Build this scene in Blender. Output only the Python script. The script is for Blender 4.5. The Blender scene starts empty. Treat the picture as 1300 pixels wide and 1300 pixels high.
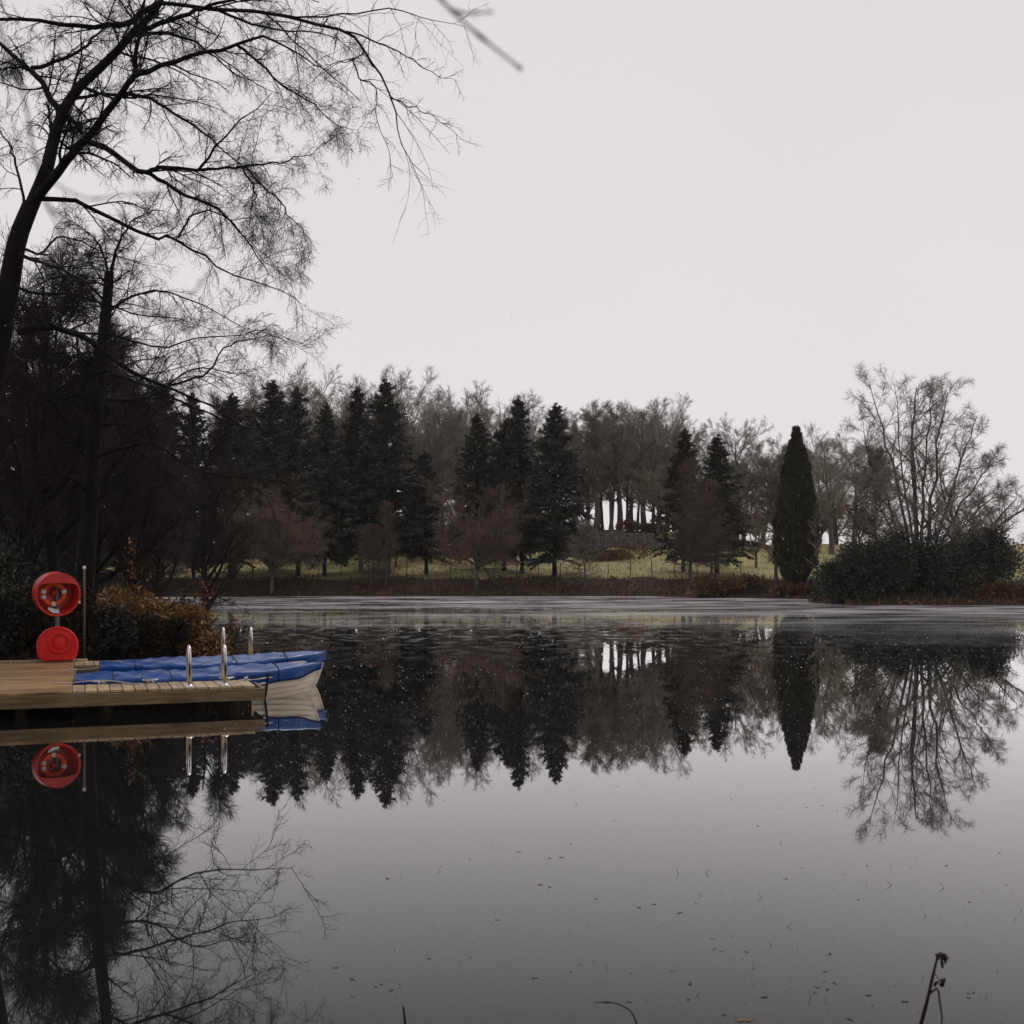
import bpy, math, random
import numpy as np

random.seed(4)
C = bpy.context.scene
R = math.radians

# ------------------------------------------------------------------ camera, sky, sun, exposure
CAM_H, F, HOR = 1.8, 1500.0, 722.0            # eye height (m), focal length and horizon row in 1300-px units
cd = bpy.data.cameras.new('camera'); cam = bpy.data.objects.new('camera', cd)
C.collection.objects.link(cam); C.camera = cam
cd.sensor_width = 24.0; cd.lens = 24.0 * F / 1300.0
cd.shift_y = (HOR - 650.0) / 1300.0
cd.clip_start = 0.05; cd.clip_end = 3000
cam.location = (0, 0, CAM_H); cam.rotation_euler = (R(90), 0, 0)
cd.dof.use_dof = True; cd.dof.focus_distance = 28.0; cd.dof.aperture_fstop = 3.4

SUN_EL, SUN_ROT = R(58), R(20)
w = bpy.data.worlds.new('World'); C.world = w; w.use_nodes = True
nt = w.node_tree; nt.nodes.clear()
sky = nt.nodes.new('ShaderNodeTexSky'); sky.sky_type = 'NISHITA'; sky.sun_disc = False
sky.sun_elevation = SUN_EL; sky.sun_rotation = SUN_ROT
mixc = nt.nodes.new('ShaderNodeMix'); mixc.data_type = 'RGBA'; mixc.inputs[0].default_value = 0.985
geo = nt.nodes.new('ShaderNodeTexCoord'); sep = nt.nodes.new('ShaderNodeSeparateXYZ')
nt.links.new(geo.outputs['Generated'], sep.inputs[0])
ramp = nt.nodes.new('ShaderNodeValToRGB')
ramp.color_ramp.elements[0].position = 0.0; ramp.color_ramp.elements[0].color = (0.82, 0.775, 0.80, 1)
ramp.color_ramp.elements[1].position = 0.75; ramp.color_ramp.elements[1].color = (0.69, 0.65, 0.672, 1)
nt.links.new(sep.outputs['Z'], ramp.inputs[0])
cn = nt.nodes.new('ShaderNodeTexNoise'); cn.inputs['Scale'].default_value = 1.6; cn.inputs['Detail'].default_value = 4
nt.links.new(geo.outputs['Generated'], cn.inputs['Vector'])
cm = nt.nodes.new('ShaderNodeMapRange'); cm.inputs[1].default_value = 0.3; cm.inputs[2].default_value = 0.7
cm.inputs[3].default_value = 9.75; cm.inputs[4].default_value = 10.25
nt.links.new(cn.outputs[0], cm.inputs[0])
sc_ = nt.nodes.new('ShaderNodeVectorMath'); sc_.operation = 'SCALE'
nt.links.new(ramp.outputs[0], sc_.inputs[0]); nt.links.new(cm.outputs[0], sc_.inputs['Scale'])
nt.links.new(sky.outputs[0], mixc.inputs[6]); nt.links.new(sc_.outputs[0], mixc.inputs[7])
bg = nt.nodes.new('ShaderNodeBackground'); bg.inputs[1].default_value = 0.1
out = nt.nodes.new('ShaderNodeOutputWorld')
nt.links.new(mixc.outputs[2], bg.inputs[0]); nt.links.new(bg.outputs[0], out.inputs[0])

sl = bpy.data.lights.new('sun', 'SUN'); sl.energy = 1.0; sl.angle = R(25); sl.color = (1.0, 0.95, 0.9)
so = bpy.data.objects.new('sun', sl); C.collection.objects.link(so)
so.rotation_euler = (R(90) - SUN_EL, 0, math.pi - SUN_ROT)
C.view_settings.view_transform = 'Standard'; C.view_settings.look = 'None'
C.view_settings.exposure = 0.0; C.view_settings.gamma = 1.0
C.cycles.max_bounces = 6; C.cycles.diffuse_bounces = 2; C.cycles.glossy_bounces = 3
C.cycles.use_denoising = True

# ------------------------------------------------------------------ helpers
def at(x, y, Y):
    """point of the place seen at pixel (x, y) of the 1300-px photograph, Y metres away"""
    return np.array(((x - 650.0) / F * Y, Y, CAM_H - (y - HOR) / F * Y))

def mesh_from(name, V, Q, mat, smooth=False):
    V = np.asarray(V, np.float32).reshape(-1, 3)
    me = bpy.data.meshes.new(name)
    if isinstance(Q, np.ndarray):
        n = len(Q); k = Q.shape[1]
        me.vertices.add(len(V)); me.vertices.foreach_set('co', V.ravel())
        me.loops.add(n * k); me.loops.foreach_set('vertex_index', Q.astype(np.int32).ravel())
        me.polygons.add(n)
        me.polygons.foreach_set('loop_start', np.arange(0, n * k, k, dtype=np.int32))
        if smooth: me.polygons.foreach_set('use_smooth', np.ones(n, bool))
        me.update(calc_edges=True)
    else:
        me.from_pydata([tuple(map(float, v)) for v in V], [], Q); me.update()
        if smooth:
            for p in me.polygons: p.use_smooth = True
    if mat: me.materials.append(mat)
    return me

def link(name, me, parent=None):
    o = bpy.data.objects.new(name, me); C.collection.objects.link(o)
    if parent is not None: o.parent = parent
    return o

def tag(o, label=None, cat=None, group=None, kind=None):
    if label: o['label'] = label
    if cat: o['category'] = cat
    if group: o['group'] = group
    if kind: o['kind'] = kind
    return o

def thing(name, label, cat, loc=(0, 0, 0), rotz=0.0, group=None, scale=1.0):
    o = bpy.data.objects.new(name, None); C.collection.objects.link(o)
    o.empty_display_size = 0.2
    o.location = [float(v) for v in loc]; o.rotation_euler = (0, 0, rotz)
    o.scale = (scale,) * 3 if not hasattr(scale, '__len__') else scale
    return tag(o, label, cat, group)

class MB:
    """collects shapes for ONE mesh"""
    def __init__(s): s.v = []; s.f = []
    def add(s, vs, fs):
        b = len(s.v); s.v += [tuple(map(float, v)) for v in vs]; s.f += [tuple(b + i for i in f) for f in fs]
    def box(s, c, size, M=None):
        x, y, z = [d / 2 for d in size]; c = np.array(c, float)
        P = np.array([(-x,-y,-z),(x,-y,-z),(x,y,-z),(-x,y,-z),(-x,-y,z),(x,-y,z),(x,y,z),(-x,y,z)])
        if M is not None: P = P @ np.array(M).T
        s.add(P + c, [(0,3,2,1),(4,5,6,7),(0,1,5,4),(1,2,6,5),(2,3,7,6),(3,0,4,7)])
    def tube(s, pts, rad, k=10, cap=True):
        pts = np.array(pts, float); rad = np.broadcast_to(np.array(rad, float), (len(pts),))
        t = np.gradient(pts, axis=0); t /= np.linalg.norm(t, axis=1)[:, None] + 1e-9
        d = np.abs(pts[-1] - pts[0]); ref = np.eye(3)[np.argmin(d)]
        a = np.linspace(0, 2*np.pi, k, endpoint=False); vs = []
        for p, tt, r in zip(pts, t, rad):
            u = np.cross(tt, ref); u /= np.linalg.norm(u) + 1e-9; q = np.cross(tt, u)
            vs += [p + r*(math.cos(x)*u + math.sin(x)*q) for x in a]
        n = len(pts)
        fs = [(i*k+j, i*k+(j+1) % k, (i+1)*k+(j+1) % k, (i+1)*k+j) for i in range(n-1) for j in range(k)]
        if cap: fs += [tuple(range(k-1, -1, -1)), tuple((n-1)*k+j for j in range(k))]
        s.add(vs, fs)
    def lathe(s, prof, k=40, closed=False, M=None, c=(0,0,0)):
        """prof: (radius, z) turned round z"""
        a = np.linspace(0, 2*np.pi, k, endpoint=False); P = []
        for r, z in prof: P += [(r*math.cos(x), r*math.sin(x), z) for x in a]
        P = np.array(P)
        if M is not None: P = P @ np.array(M).T
        n = len(prof); rng = range(n if closed else n-1)
        fs = [(i*k+j, i*k+(j+1) % k, ((i+1) % n)*k+(j+1) % k, ((i+1) % n)*k+j) for i in rng for j in range(k)]
        s.add(P + np.array(c, float), fs)
    def build(s, name, mat, parent=None, smooth=False, bevel=0.0, auto=None):
        me = mesh_from(name, s.v, s.f, mat, smooth)
        if auto is not None:
            for p in me.polygons: p.use_smooth = True
            me.set_sharp_from_angle(angle=R(auto))
        o = link(name, me, parent)
        if bevel:
            m = o.modifiers.new('bevel', 'BEVEL'); m.width = bevel; m.segments = 2; m.limit_method = 'ANGLE'
        return o

def tubes(chains):
    """chains: list of (pts[N,n,3], rad[N,n], sides) -> verts, quads"""
    VV, QQ, base = [], [], 0
    for pts, rad, k in chains:
        N, n, _ = pts.shape
        if N == 0: continue
        t = np.gradient(pts, axis=1); t /= np.linalg.norm(t, axis=2, keepdims=True) + 1e-9
        d = np.abs(pts[:, -1] - pts[:, 0]); ref = np.eye(3)[np.argmin(d, axis=1)][:, None, :]
        u = np.cross(t, ref); u /= np.linalg.norm(u, axis=2, keepdims=True) + 1e-9
        q = np.cross(t, u)
        a = np.linspace(0, 2*np.pi, k, endpoint=False)
        V = pts[:, :, None, :] + rad[:, :, None, None]*(np.cos(a)[None, None, :, None]*u[:, :, None, :] + np.sin(a)[None, None, :, None]*q[:, :, None, :])
        idx = np.arange(N*n*k).reshape(N, n, k)
        nx = np.roll(idx, -1, axis=2)
        Q = np.stack([idx[:, :-1], nx[:, :-1], nx[:, 1:], idx[:, 1:]], axis=-1).reshape(-1, 4)
        VV.append(V.reshape(-1, 3)); QQ.append(Q + base); base += N*n*k
    return np.concatenate(VV), np.concatenate(QQ)

def unit(v): return v/(np.linalg.norm(v, axis=-1, keepdims=True) + 1e-9)

def grow(rng, P0, D0, L, n, wander, trop, droop=0.0):
    N = len(P0); pts = np.zeros((N, n+1, 3)); pts[:, 0] = P0; d = unit(D0); st = (L/n)[:, None]
    for i in range(n):
        d = d + rng.normal(0, wander, (N, 3)); d[:, 2] += trop - droop*(i+1)/n
        d = unit(d); pts[:, i+1] = pts[:, i] + d*st
    return pts

def spawn(rng, pts, rad, m, t0, t1, lr, ang, sd, n, wander, trop, rr, taper=0.35, droop=0.0, shape=0.6, lmin=0.0, rmin=0.003, flat=0.0, keep=1.0):
    """children of every chain: m each, at t0..t1 of its length"""
    N, k, _ = pts.shape
    seg = np.linalg.norm(np.diff(pts, axis=1), axis=2).sum(1)
    t = (np.arange(m)[None, :] + rng.random((N, m)))/m; t = t0 + (t1-t0)*t
    f = t*(k-1); i = np.clip(f.astype(int), 0, k-2); fr = (f-i)
    r_ = np.arange(N)[:, None]
    p = pts[r_, i]*(1-fr)[..., None] + pts[r_, i+1]*fr[..., None]
    tg = unit(pts[r_, i+1]-pts[r_, i]); r = rad[r_, i]*(1-fr) + rad[r_, i+1]*fr
    p = p.reshape(-1, 3); tg = tg.reshape(-1, 3); r = r.ravel(); tt = t.ravel()
    rv = unit(rng.normal(0, 1, p.shape)); rv[:, 2] *= (1-flat)
    pe = unit(rv - (rv*tg).sum(1, keepdims=True)*tg)
    a = np.clip(rng.normal(ang, sd, len(p)), 5, 130)*np.pi/180
    D = np.cos(a)[:, None]*tg + np.sin(a)[:, None]*pe
    L = np.repeat(seg, m)*lr*(1 - shape*tt)*rng.uniform(0.6, 1.3, len(p)); L = np.maximum(L, lmin)
    if keep < 1:
        s = rng.random(len(p)) < keep; p, D, L, r = p[s], D[s], L[s], r[s]
    q = grow(rng, p, D, L, n, wander, trop, droop)
    r0 = np.maximum(r*rr, rmin); g = np.linspace(0, 1, n+1)[None, :]
    return q, r0[:, None]*(1 - g*(1-taper))

def leaves(rng, P, D, L, W):
    """diamond leaf faces at P, long axis D"""
    D = unit(D); s = unit(np.cross(D, rng.normal(0, 1, D.shape))); nrm = np.cross(D, s)
    L = np.broadcast_to(L, (len(P),))[:, None]; W = np.broadcast_to(W, (len(P),))[:, None]
    V = np.stack([P, P + D*L*0.45 + s*W*0.5 + nrm*W*0.12, P + D*L, P + D*L*0.45 - s*W*0.5 + nrm*W*0.12], axis=1)
    return V.reshape(-1, 3), np.arange(len(P)*4).reshape(-1, 4)

def join(parts):
    VV, QQ, b = [], [], 0
    for V, Q in parts: VV.append(V); QQ.append(Q+b); b += len(V)
    return np.concatenate(VV), np.concatenate(QQ)

# ------------------------------------------------------------------ materials
def newmat(name):
    m = bpy.data.materials.new(name); m.use_nodes = True
    n = m.node_tree; n.nodes.clear()
    o = n.nodes.new('ShaderNodeOutputMaterial'); b = n.nodes.new('ShaderNodeBsdfPrincipled')
    n.links.new(b.outputs[0], o.inputs[0]); return m, n, b

def ramp_of(n, cols, pos=None):
    r = n.nodes.new('ShaderNodeValToRGB'); e = r.color_ramp.elements
    pos = pos or [i/(len(cols)-1) for i in range(len(cols))]
    while len(e) < len(cols): e.new(0.5)
    for i, (c, p) in enumerate(zip(cols, pos)): e[i].position = p; e[i].color = (*c, 1)
    return r

def m_noise(name, cols, scale=6.0, rough=0.85, stretch=None, bump=0.0, spec=0.25, detail=6, metal=0.0, pos=None):
    m, n, b = newmat(name)
    tc = n.nodes.new('ShaderNodeTexCoord'); nz = n.nodes.new('ShaderNodeTexNoise')
    nz.inputs['Scale'].default_value = scale; nz.inputs['Detail'].default_value = detail
    if stretch:
        mp = n.nodes.new('ShaderNodeMapping'); mp.inputs['Scale'].default_value = stretch
        n.links.new(tc.outputs['Object'], mp.inputs[0]); n.links.new(mp.outputs[0], nz.inputs['Vector'])
    else: n.links.new(tc.outputs['Object'], nz.inputs['Vector'])
    r = ramp_of(n, cols, pos or [0.3 + 0.4*i/(len(cols)-1) for i in range(len(cols))])
    n.links.new(nz.outputs[0], r.inputs[0]); n.links.new(r.outputs[0], b.inputs['Base Color'])
    b.inputs['Roughness'].default_value = rough; b.inputs['Specular IOR Level'].default_value = spec
    b.inputs['Metallic'].default_value = metal
    if bump:
        bp = n.nodes.new('ShaderNodeBump'); bp.inputs['Strength'].default_value = bump; bp.inputs['Distance'].default_value = 0.02
        n.links.new(nz.outputs[0], bp.inputs['Height']); n.links.new(bp.outputs[0], b.inputs['Normal'])
    return m

def m_leaf(name, cols, rough=0.7, spec=0.25, big=0.35):
    """each leaf its own tone, whole sprays a little lighter or darker"""
    m, n, b = newmat(name)
    g = n.nodes.new('ShaderNodeNewGeometry'); tc = n.nodes.new('ShaderNodeTexCoord')
    nz = n.nodes.new('ShaderNodeTexNoise'); nz.inputs['Scale'].default_value = 1.3; nz.inputs['Detail'].default_value = 3
    n.links.new(tc.outputs['Object'], nz.inputs['Vector'])
    mx = n.nodes.new('ShaderNodeMix'); mx.inputs[0].default_value = big
    n.links.new(g.outputs['Random Per Island'], mx.inputs[2]); n.links.new(nz.outputs[0], mx.inputs[3])
    r = ramp_of(n, cols); n.links.new(mx.outputs[0], r.inputs[0]); n.links.new(r.outputs[0], b.inputs['Base Color'])
    b.inputs['Roughness'].default_value = rough; b.inputs['Specular IOR Level'].default_value = spec
    return m

def m_wood(name, cols, scale, stretch, rough=0.45):
    m = m_noise(name, cols, scale, rough, stretch, 0.1, 0.45); n = m.node_tree; b = [x for x in n.nodes if x.type == 'BSDF_PRINCIPLED'][0]
    src = b.inputs['Base Color'].links[0].from_socket
    g = n.nodes.new('ShaderNodeNewGeometry'); mr = n.nodes.new('ShaderNodeMapRange'); mr.inputs[3].default_value = 0.68; mr.inputs[4].default_value = 1.25
    n.links.new(g.outputs['Random Per Island'], mr.inputs[0])
    tc = n.nodes.new('ShaderNodeTexCoord'); st = n.nodes.new('ShaderNodeTexNoise'); st.inputs['Scale'].default_value = 1.1; st.inputs['Detail'].default_value = 5   # damp stains
    n.links.new(tc.outputs['Object'], st.inputs['Vector'])
    sm = n.nodes.new('ShaderNodeMapRange'); sm.inputs[1].default_value = 0.38; sm.inputs[2].default_value = 0.6; sm.inputs[3].default_value = 0.62; sm.inputs[4].default_value = 1.0
    n.links.new(st.outputs[0], sm.inputs[0])
    mu = n.nodes.new('ShaderNodeMath'); mu.operation = 'MULTIPLY'; n.links.new(mr.outputs[0], mu.inputs[0]); n.links.new(sm.outputs[0], mu.inputs[1])
    vm = n.nodes.new('ShaderNodeVectorMath'); vm.operation = 'SCALE'; n.links.new(src, vm.inputs[0]); n.links.new(mu.outputs[0], vm.inputs['Scale']); n.links.new(vm.outputs[0], b.inputs['Base Color'])
    return m

M = {}
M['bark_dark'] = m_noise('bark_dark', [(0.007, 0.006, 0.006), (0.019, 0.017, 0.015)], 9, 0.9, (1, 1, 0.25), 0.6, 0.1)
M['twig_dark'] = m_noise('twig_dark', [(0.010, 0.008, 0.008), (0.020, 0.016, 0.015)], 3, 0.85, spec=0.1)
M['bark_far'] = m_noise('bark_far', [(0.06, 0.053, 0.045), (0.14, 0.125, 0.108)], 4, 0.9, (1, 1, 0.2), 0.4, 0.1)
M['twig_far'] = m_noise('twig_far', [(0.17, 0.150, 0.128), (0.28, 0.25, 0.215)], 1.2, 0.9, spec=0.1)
M['twig_oak'] = m_noise('twig_oak', [(0.15, 0.125, 0.098), (0.24, 0.205, 0.165)], 1.2, 0.9, spec=0.1)
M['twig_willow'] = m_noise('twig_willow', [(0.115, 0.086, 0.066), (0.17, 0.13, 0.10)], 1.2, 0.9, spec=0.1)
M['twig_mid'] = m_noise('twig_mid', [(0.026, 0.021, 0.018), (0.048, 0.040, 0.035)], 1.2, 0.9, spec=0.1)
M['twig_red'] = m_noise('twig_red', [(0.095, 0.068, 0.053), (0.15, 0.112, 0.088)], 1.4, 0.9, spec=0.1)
M['needle'] = m_leaf('needle', [(0.016, 0.022, 0.017), (0.036, 0.046, 0.036), (0.072, 0.084, 0.066)], 0.6)
M['needle_blue'] = m_leaf('needle_blue', [(0.013, 0.019, 0.016), (0.031, 0.040, 0.034), (0.060, 0.072, 0.060)], 0.6)
M['cypress'] = m_leaf('cypress', [(0.008, 0.012, 0.009), (0.020, 0.027, 0.018), (0.042, 0.048, 0.030), (0.055, 0.050, 0.032)], 0.6, big=0.55)
M['evergreen'] = m_leaf('evergreen', [(0.006, 0.010, 0.007), (0.016, 0.024, 0.015), (0.030, 0.040, 0.026), (0.060, 0.072, 0.052)], 0.45, 0.4)
M['evergreen_near'] = m_leaf('evergreen_near', [(0.004, 0.006, 0.004), (0.010, 0.014, 0.009), (0.018, 0.024, 0.015), (0.045, 0.050, 0.036)], 0.55, 0.25)
M['bracken'] = m_leaf('bracken', [(0.020, 0.014, 0.008), (0.085, 0.048, 0.024), (0.20, 0.125, 0.06), (0.05, 0.042, 0.020), (0.15, 0.075, 0.032)], 0.8)
M['bracken_gold'] = m_leaf('bracken_gold', [(0.030, 0.020, 0.010), (0.18, 0.088, 0.036), (0.34, 0.20, 0.085), (0.09, 0.065, 0.028), (0.26, 0.115, 0.042)], 0.8)
M['bracken_dark'] = m_leaf('bracken_dark', [(0.012, 0.012, 0.008), (0.030, 0.026, 0.015), (0.060, 0.036, 0.018)], 0.8)
M['mossy'] = m_leaf('mossy', [(0.025, 0.026, 0.012), (0.055, 0.058, 0.022), (0.11, 0.11, 0.045)], 0.7)
M['orange_leaf'] = m_leaf('orange_leaf', [(0.08, 0.035, 0.018), (0.19, 0.085, 0.035), (0.24, 0.13, 0.06)], 0.7)
M['red_leaf'] = m_leaf('red_leaf', [(0.06, 0.022, 0.015), (0.15, 0.05, 0.03), (0.18, 0.085, 0.05)], 0.7)
M['grass'] = m_leaf('grass', [(0.13, 0.118, 0.053), (0.26, 0.242, 0.112), (0.38, 0.35, 0.19)], 0.8)
M['litter'] = m_leaf('litter', [(0.022, 0.016, 0.011), (0.050, 0.035, 0.022), (0.095, 0.060, 0.034)], 0.85)

# ground: brown litter by the water, rough grass up the slope
m, n, b = newmat('ground')
ga = n.nodes.new('ShaderNodeAttribute'); ga.attribute_name = 'grass'
tc = n.nodes.new('ShaderNodeTexCoord')
n1 = n.nodes.new('ShaderNodeTexNoise'); n1.inputs['Scale'].default_value = 0.35; n1.inputs['Detail'].default_value = 8
n2 = n.nodes.new('ShaderNodeTexNoise'); n2.inputs['Scale'].default_value = 5.0; n2.inputs['Detail'].default_value = 6
n.links.new(tc.outputs['Object'], n1.inputs['Vector']); n.links.new(tc.outputs['Object'], n2.inputs['Vector'])
rg = ramp_of(n, [(0.18, 0.165, 0.072), (0.30, 0.28, 0.13), (0.41, 0.385, 0.21)], [0.3, 0.5, 0.72])
rb = ramp_of(n, [(0.018, 0.013, 0.010), (0.040, 0.028, 0.019), (0.075, 0.046, 0.028)], [0.3, 0.5, 0.75])
ad = n.nodes.new('ShaderNodeMath'); ad.operation = 'MULTIPLY_ADD'; ad.inputs[1].default_value = 0.5
n.links.new(n2.outputs[0], ad.inputs[0]); 
hf = n.nodes.new('ShaderNodeMath'); hf.operation = 'MULTIPLY'; hf.inputs[1].default_value = 0.5
n.links.new(n1.outputs[0], hf.inputs[0]); n.links.new(hf.outputs[0], ad.inputs[2])
n.links.new(ad.outputs[0], rg.inputs[0]); n.links.new(ad.outputs[0], rb.inputs[0])
gm = n.nodes.new('ShaderNodeMath'); gm.operation = 'ADD'
gs = n.nodes.new('ShaderNodeMapRange'); gs.inputs[1].default_value = 0.3; gs.inputs[2].default_value = 0.7; gs.inputs[3].default_value = -0.3; gs.inputs[4].default_value = 0.3
n.links.new(n1.outputs[0], gs.inputs[0]); n.links.new(gs.outputs[0], gm.inputs[0]); n.links.new(ga.outputs['Fac'], gm.inputs[1])
gc = n.nodes.new('ShaderNodeMapRange'); gc.inputs[1].default_value = 0.35; gc.inputs[2].default_value = 0.65
n.links.new(gm.outputs[0], gc.inputs[0])
gx = n.nodes.new('ShaderNodeMix'); gx.data_type = 'RGBA'
n.links.new(gc.outputs[0], gx.inputs[0]); n.links.new(rb.outputs[0], gx.inputs[6]); n.links.new(rg.outputs[0], gx.inputs[7])
n.links.new(gx.outputs[2], b.inputs['Base Color']); b.inputs['Roughness'].default_value = 0.95; b.inputs['Specular IOR Level'].default_value = 0.1
bp = n.nodes.new('ShaderNodeBump'); bp.inputs['Strength'].default_value = 0.6; bp.inputs['Distance'].default_value = 0.1
n.links.new(n2.outputs[0], bp.inputs['Height']); n.links.new(bp.outputs[0], b.inputs['Normal'])
M['ground'] = m

# lake: still dark water near, wind-ruffled further out, thin grey ice along the far shore
m, n, b = newmat('lake_water'); n.nodes.remove(b)
o_ = [x for x in n.nodes if x.type == 'OUTPUT_MATERIAL'][0]
def node(t, **k):
    x = n.nodes.new(t)
    for a, v in k.items(): setattr(x, a, v)
    return x
def math_(op, a, bb=None, clamp=False):
    x = node('ShaderNodeMath', operation=op, use_clamp=clamp)
    for i, v in enumerate((a, bb)):
        if v is None: continue
        if isinstance(v, (int, float)): x.inputs[i].default_value = v
        else: n.links.new(v, x.inputs[i])
    return x.outputs[0]
def mapr(v, a, bb, c, d, smooth=True):
    x = node('ShaderNodeMapRange'); x.interpolation_type = 'SMOOTHSTEP' if smooth else 'LINEAR'
    n.links.new(v, x.inputs[0])
    for i, q in enumerate((a, bb, c, d)): x.inputs[i+1].default_value = q
    return x.outputs[0]
def noise(sx, sy, scale, detail=3):
    mp = node('ShaderNodeMapping'); mp.inputs['Scale'].default_value = (sx, sy, 1)
    n.links.new(pos_, mp.inputs[0])
    x = node('ShaderNodeTexNoise'); x.inputs['Scale'].default_value = scale; x.inputs['Detail'].default_value = detail
    n.links.new(mp.outputs[0], x.inputs['Vector']); return x.outputs[0]
g_ = node('ShaderNodeNewGeometry'); pos_ = g_.outputs['Position']
sp = node('ShaderNodeSeparateXYZ'); n.links.new(pos_, sp.inputs[0]); PX, PY = sp.outputs[0], sp.outputs[1]
big = noise(0.25, 1.0, 0.10, 4); streak = noise(0.14, 0.42, 0.40, 3); fine = noise(1.5, 0.8, 1.5, 4)
yy = math_('ADD', PY, math_('MULTIPLY', math_('SUBTRACT', big, 0.5), 26.0))
# distance of the ice edge comes nearer on the right, where the shore does
yi = math_('ADD', yy, mapr(PX, 6.0, 20.0, 0.0, 9.0))
ice = mapr(yi, 27.0, 70.0, 0.0, 1.0)
patch = noise(0.45, 0.9, 0.55, 5)
mixs = math_('ADD', math_('MULTIPLY', streak, 0.45), math_('MULTIPLY', patch, 0.55))
ice = math_('MULTIPLY', ice, mapr(mixs, 0.38, 0.60, 0.06, 1.0))
ruff = math_('MULTIPLY', mapr(yy, 19.0, 34.0, 0.0, 1.0), mapr(PX, -2.0, 12.0, 1.0, 0.2))
ruff = math_('MULTIPLY', ruff, mapr(fine, 0.47, 0.64, 0.0, 1.0))
wav = noise(1.0, 0.75, 1.9, 4)
bmp = node('ShaderNodeBump'); bmp.inputs['Distance'].default_value = 0.024
n.links.new(wav, bmp.inputs['Height'])
n.links.new(math_('ADD', math_('ADD', 0.006, math_('MULTIPLY', mapr(big, 0.48, 0.66, 0.0, 1.0), 0.022)), math_('MULTIPLY', ruff, 0.9)), bmp.inputs['Strength'])
fr = node('ShaderNodeFresnel'); fr.inputs['IOR'].default_value = 1.33
refl = math_('SUBTRACT', math_('MULTIPLY', fr.outputs[0], 2.0), 0.13, True)
gl = node('ShaderNodeBsdfGlossy'); n.links.new(bmp.outputs[0], gl.inputs['Normal'])
gl.inputs['Color'].default_value = (0.97, 0.97, 0.97, 1)
n.links.new(math_('ADD', 0.012, math_('MULTIPLY', ruff, 0.10)), gl.inputs['Roughness'])
df = node('ShaderNodeBsdfDiffuse'); df.inputs['Color'].default_value = (0.010, 0.011, 0.012, 1)
mw = node('ShaderNodeMixShader'); n.links.new(refl, mw.inputs[0]); n.links.new(df.outputs[0], mw.inputs[1]); n.links.new(gl.outputs[0], mw.inputs[2])
icd = node('ShaderNodeBsdfPrincipled'); icd.inputs['Roughness'].default_value = 0.32
icr = ramp_of(n, [(0.20, 0.20, 0.205), (0.42, 0.415, 0.425), (0.68, 0.675, 0.69)], [0.32, 0.5, 0.68]); n.links.new(mixs, icr.inputs[0])
n.links.new(icr.outputs[0], icd.inputs['Base Color'])
mi = node('ShaderNodeMixShader'); n.links.new(math_('ADD', math_('MULTIPLY', ice, 0.85), math_('MULTIPLY', ruff, 0.20), True), mi.inputs[0])
n.links.new(mw.outputs[0], mi.inputs[1]); n.links.new(icd.outputs[0], mi.inputs[2]); n.links.new(mi.outputs[0], o_.inputs[0])
M['water'] = m

# man-made
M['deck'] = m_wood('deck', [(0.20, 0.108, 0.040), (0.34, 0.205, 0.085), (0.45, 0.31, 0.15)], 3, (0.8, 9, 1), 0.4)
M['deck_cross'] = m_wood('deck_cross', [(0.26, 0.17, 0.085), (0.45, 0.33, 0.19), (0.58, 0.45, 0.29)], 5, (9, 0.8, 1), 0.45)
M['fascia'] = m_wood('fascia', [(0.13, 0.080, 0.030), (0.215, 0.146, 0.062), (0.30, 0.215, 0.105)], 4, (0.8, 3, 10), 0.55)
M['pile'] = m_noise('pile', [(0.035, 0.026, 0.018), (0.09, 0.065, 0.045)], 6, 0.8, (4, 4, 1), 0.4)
M['tarp'] = m_noise('tarp', [(0.002, 0.038, 0.18), (0.004, 0.056, 0.25), (0.008, 0.080, 0.33)], 1.6, 0.33, (1, 2, 2), 0.0, 0.5)
M['hull'] = m_noise('hull', [(0.64, 0.54, 0.40), (0.80, 0.70, 0.55), (0.84, 0.76, 0.63)], 3.5, 0.45, (0.6, 2, 4), 0.05, 0.4)
M['rope'] = m_noise('rope', [(0.01, 0.01, 0.01), (0.03, 0.03, 0.03)], 30, 0.8)
M['rope_pale'] = m_noise('rope_pale', [(0.35, 0.33, 0.29), (0.6, 0.57, 0.5)], 40, 0.8)
M['steel'] = m_noise('steel', [(0.55, 0.53, 0.52), (0.7, 0.68, 0.67)], 12, 0.22, metal=1.0, spec=0.5)
M['grey_post'] = m_noise('grey_post', [(0.14, 0.15, 0.17), (0.24, 0.25, 0.27)], 12, 0.45)
M['pink_pole'] = m_noise('pink_pole', [(0.085, 0.058, 0.052), (0.15, 0.105, 0.095)], 20, 0.5)
M['red'] = m_noise('red', [(0.40, 0.012, 0.007), (0.55, 0.020, 0.011), (0.62, 0.036, 0.022)], 7, 0.36, bump=0.0, spec=0.5)
M['red_lid'] = m_noise('red_lid', [(0.60, 0.014, 0.014), (0.72, 0.022, 0.022)], 6, 0.45, bump=0.0, spec=0.3)
M['ring_orange'] = m_noise('ring_orange', [(0.60, 0.06, 0.012), (0.75, 0.10, 0.02)], 8, 0.45)
M['white'] = m_noise('white', [(0.55, 0.55, 0.56), (0.75, 0.75, 0.76)], 12, 0.5)
M['stone'] = m_noise('stone', [(0.06, 0.05, 0.043), (0.13, 0.115, 0.10), (0.18, 0.16, 0.14)], 3.5, 0.9, bump=0.8, detail=8)
M['fence_wood'] = m_noise('fence_wood', [(0.05, 0.042, 0.034), (0.10, 0.085, 0.07)], 6, 0.9)
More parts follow.
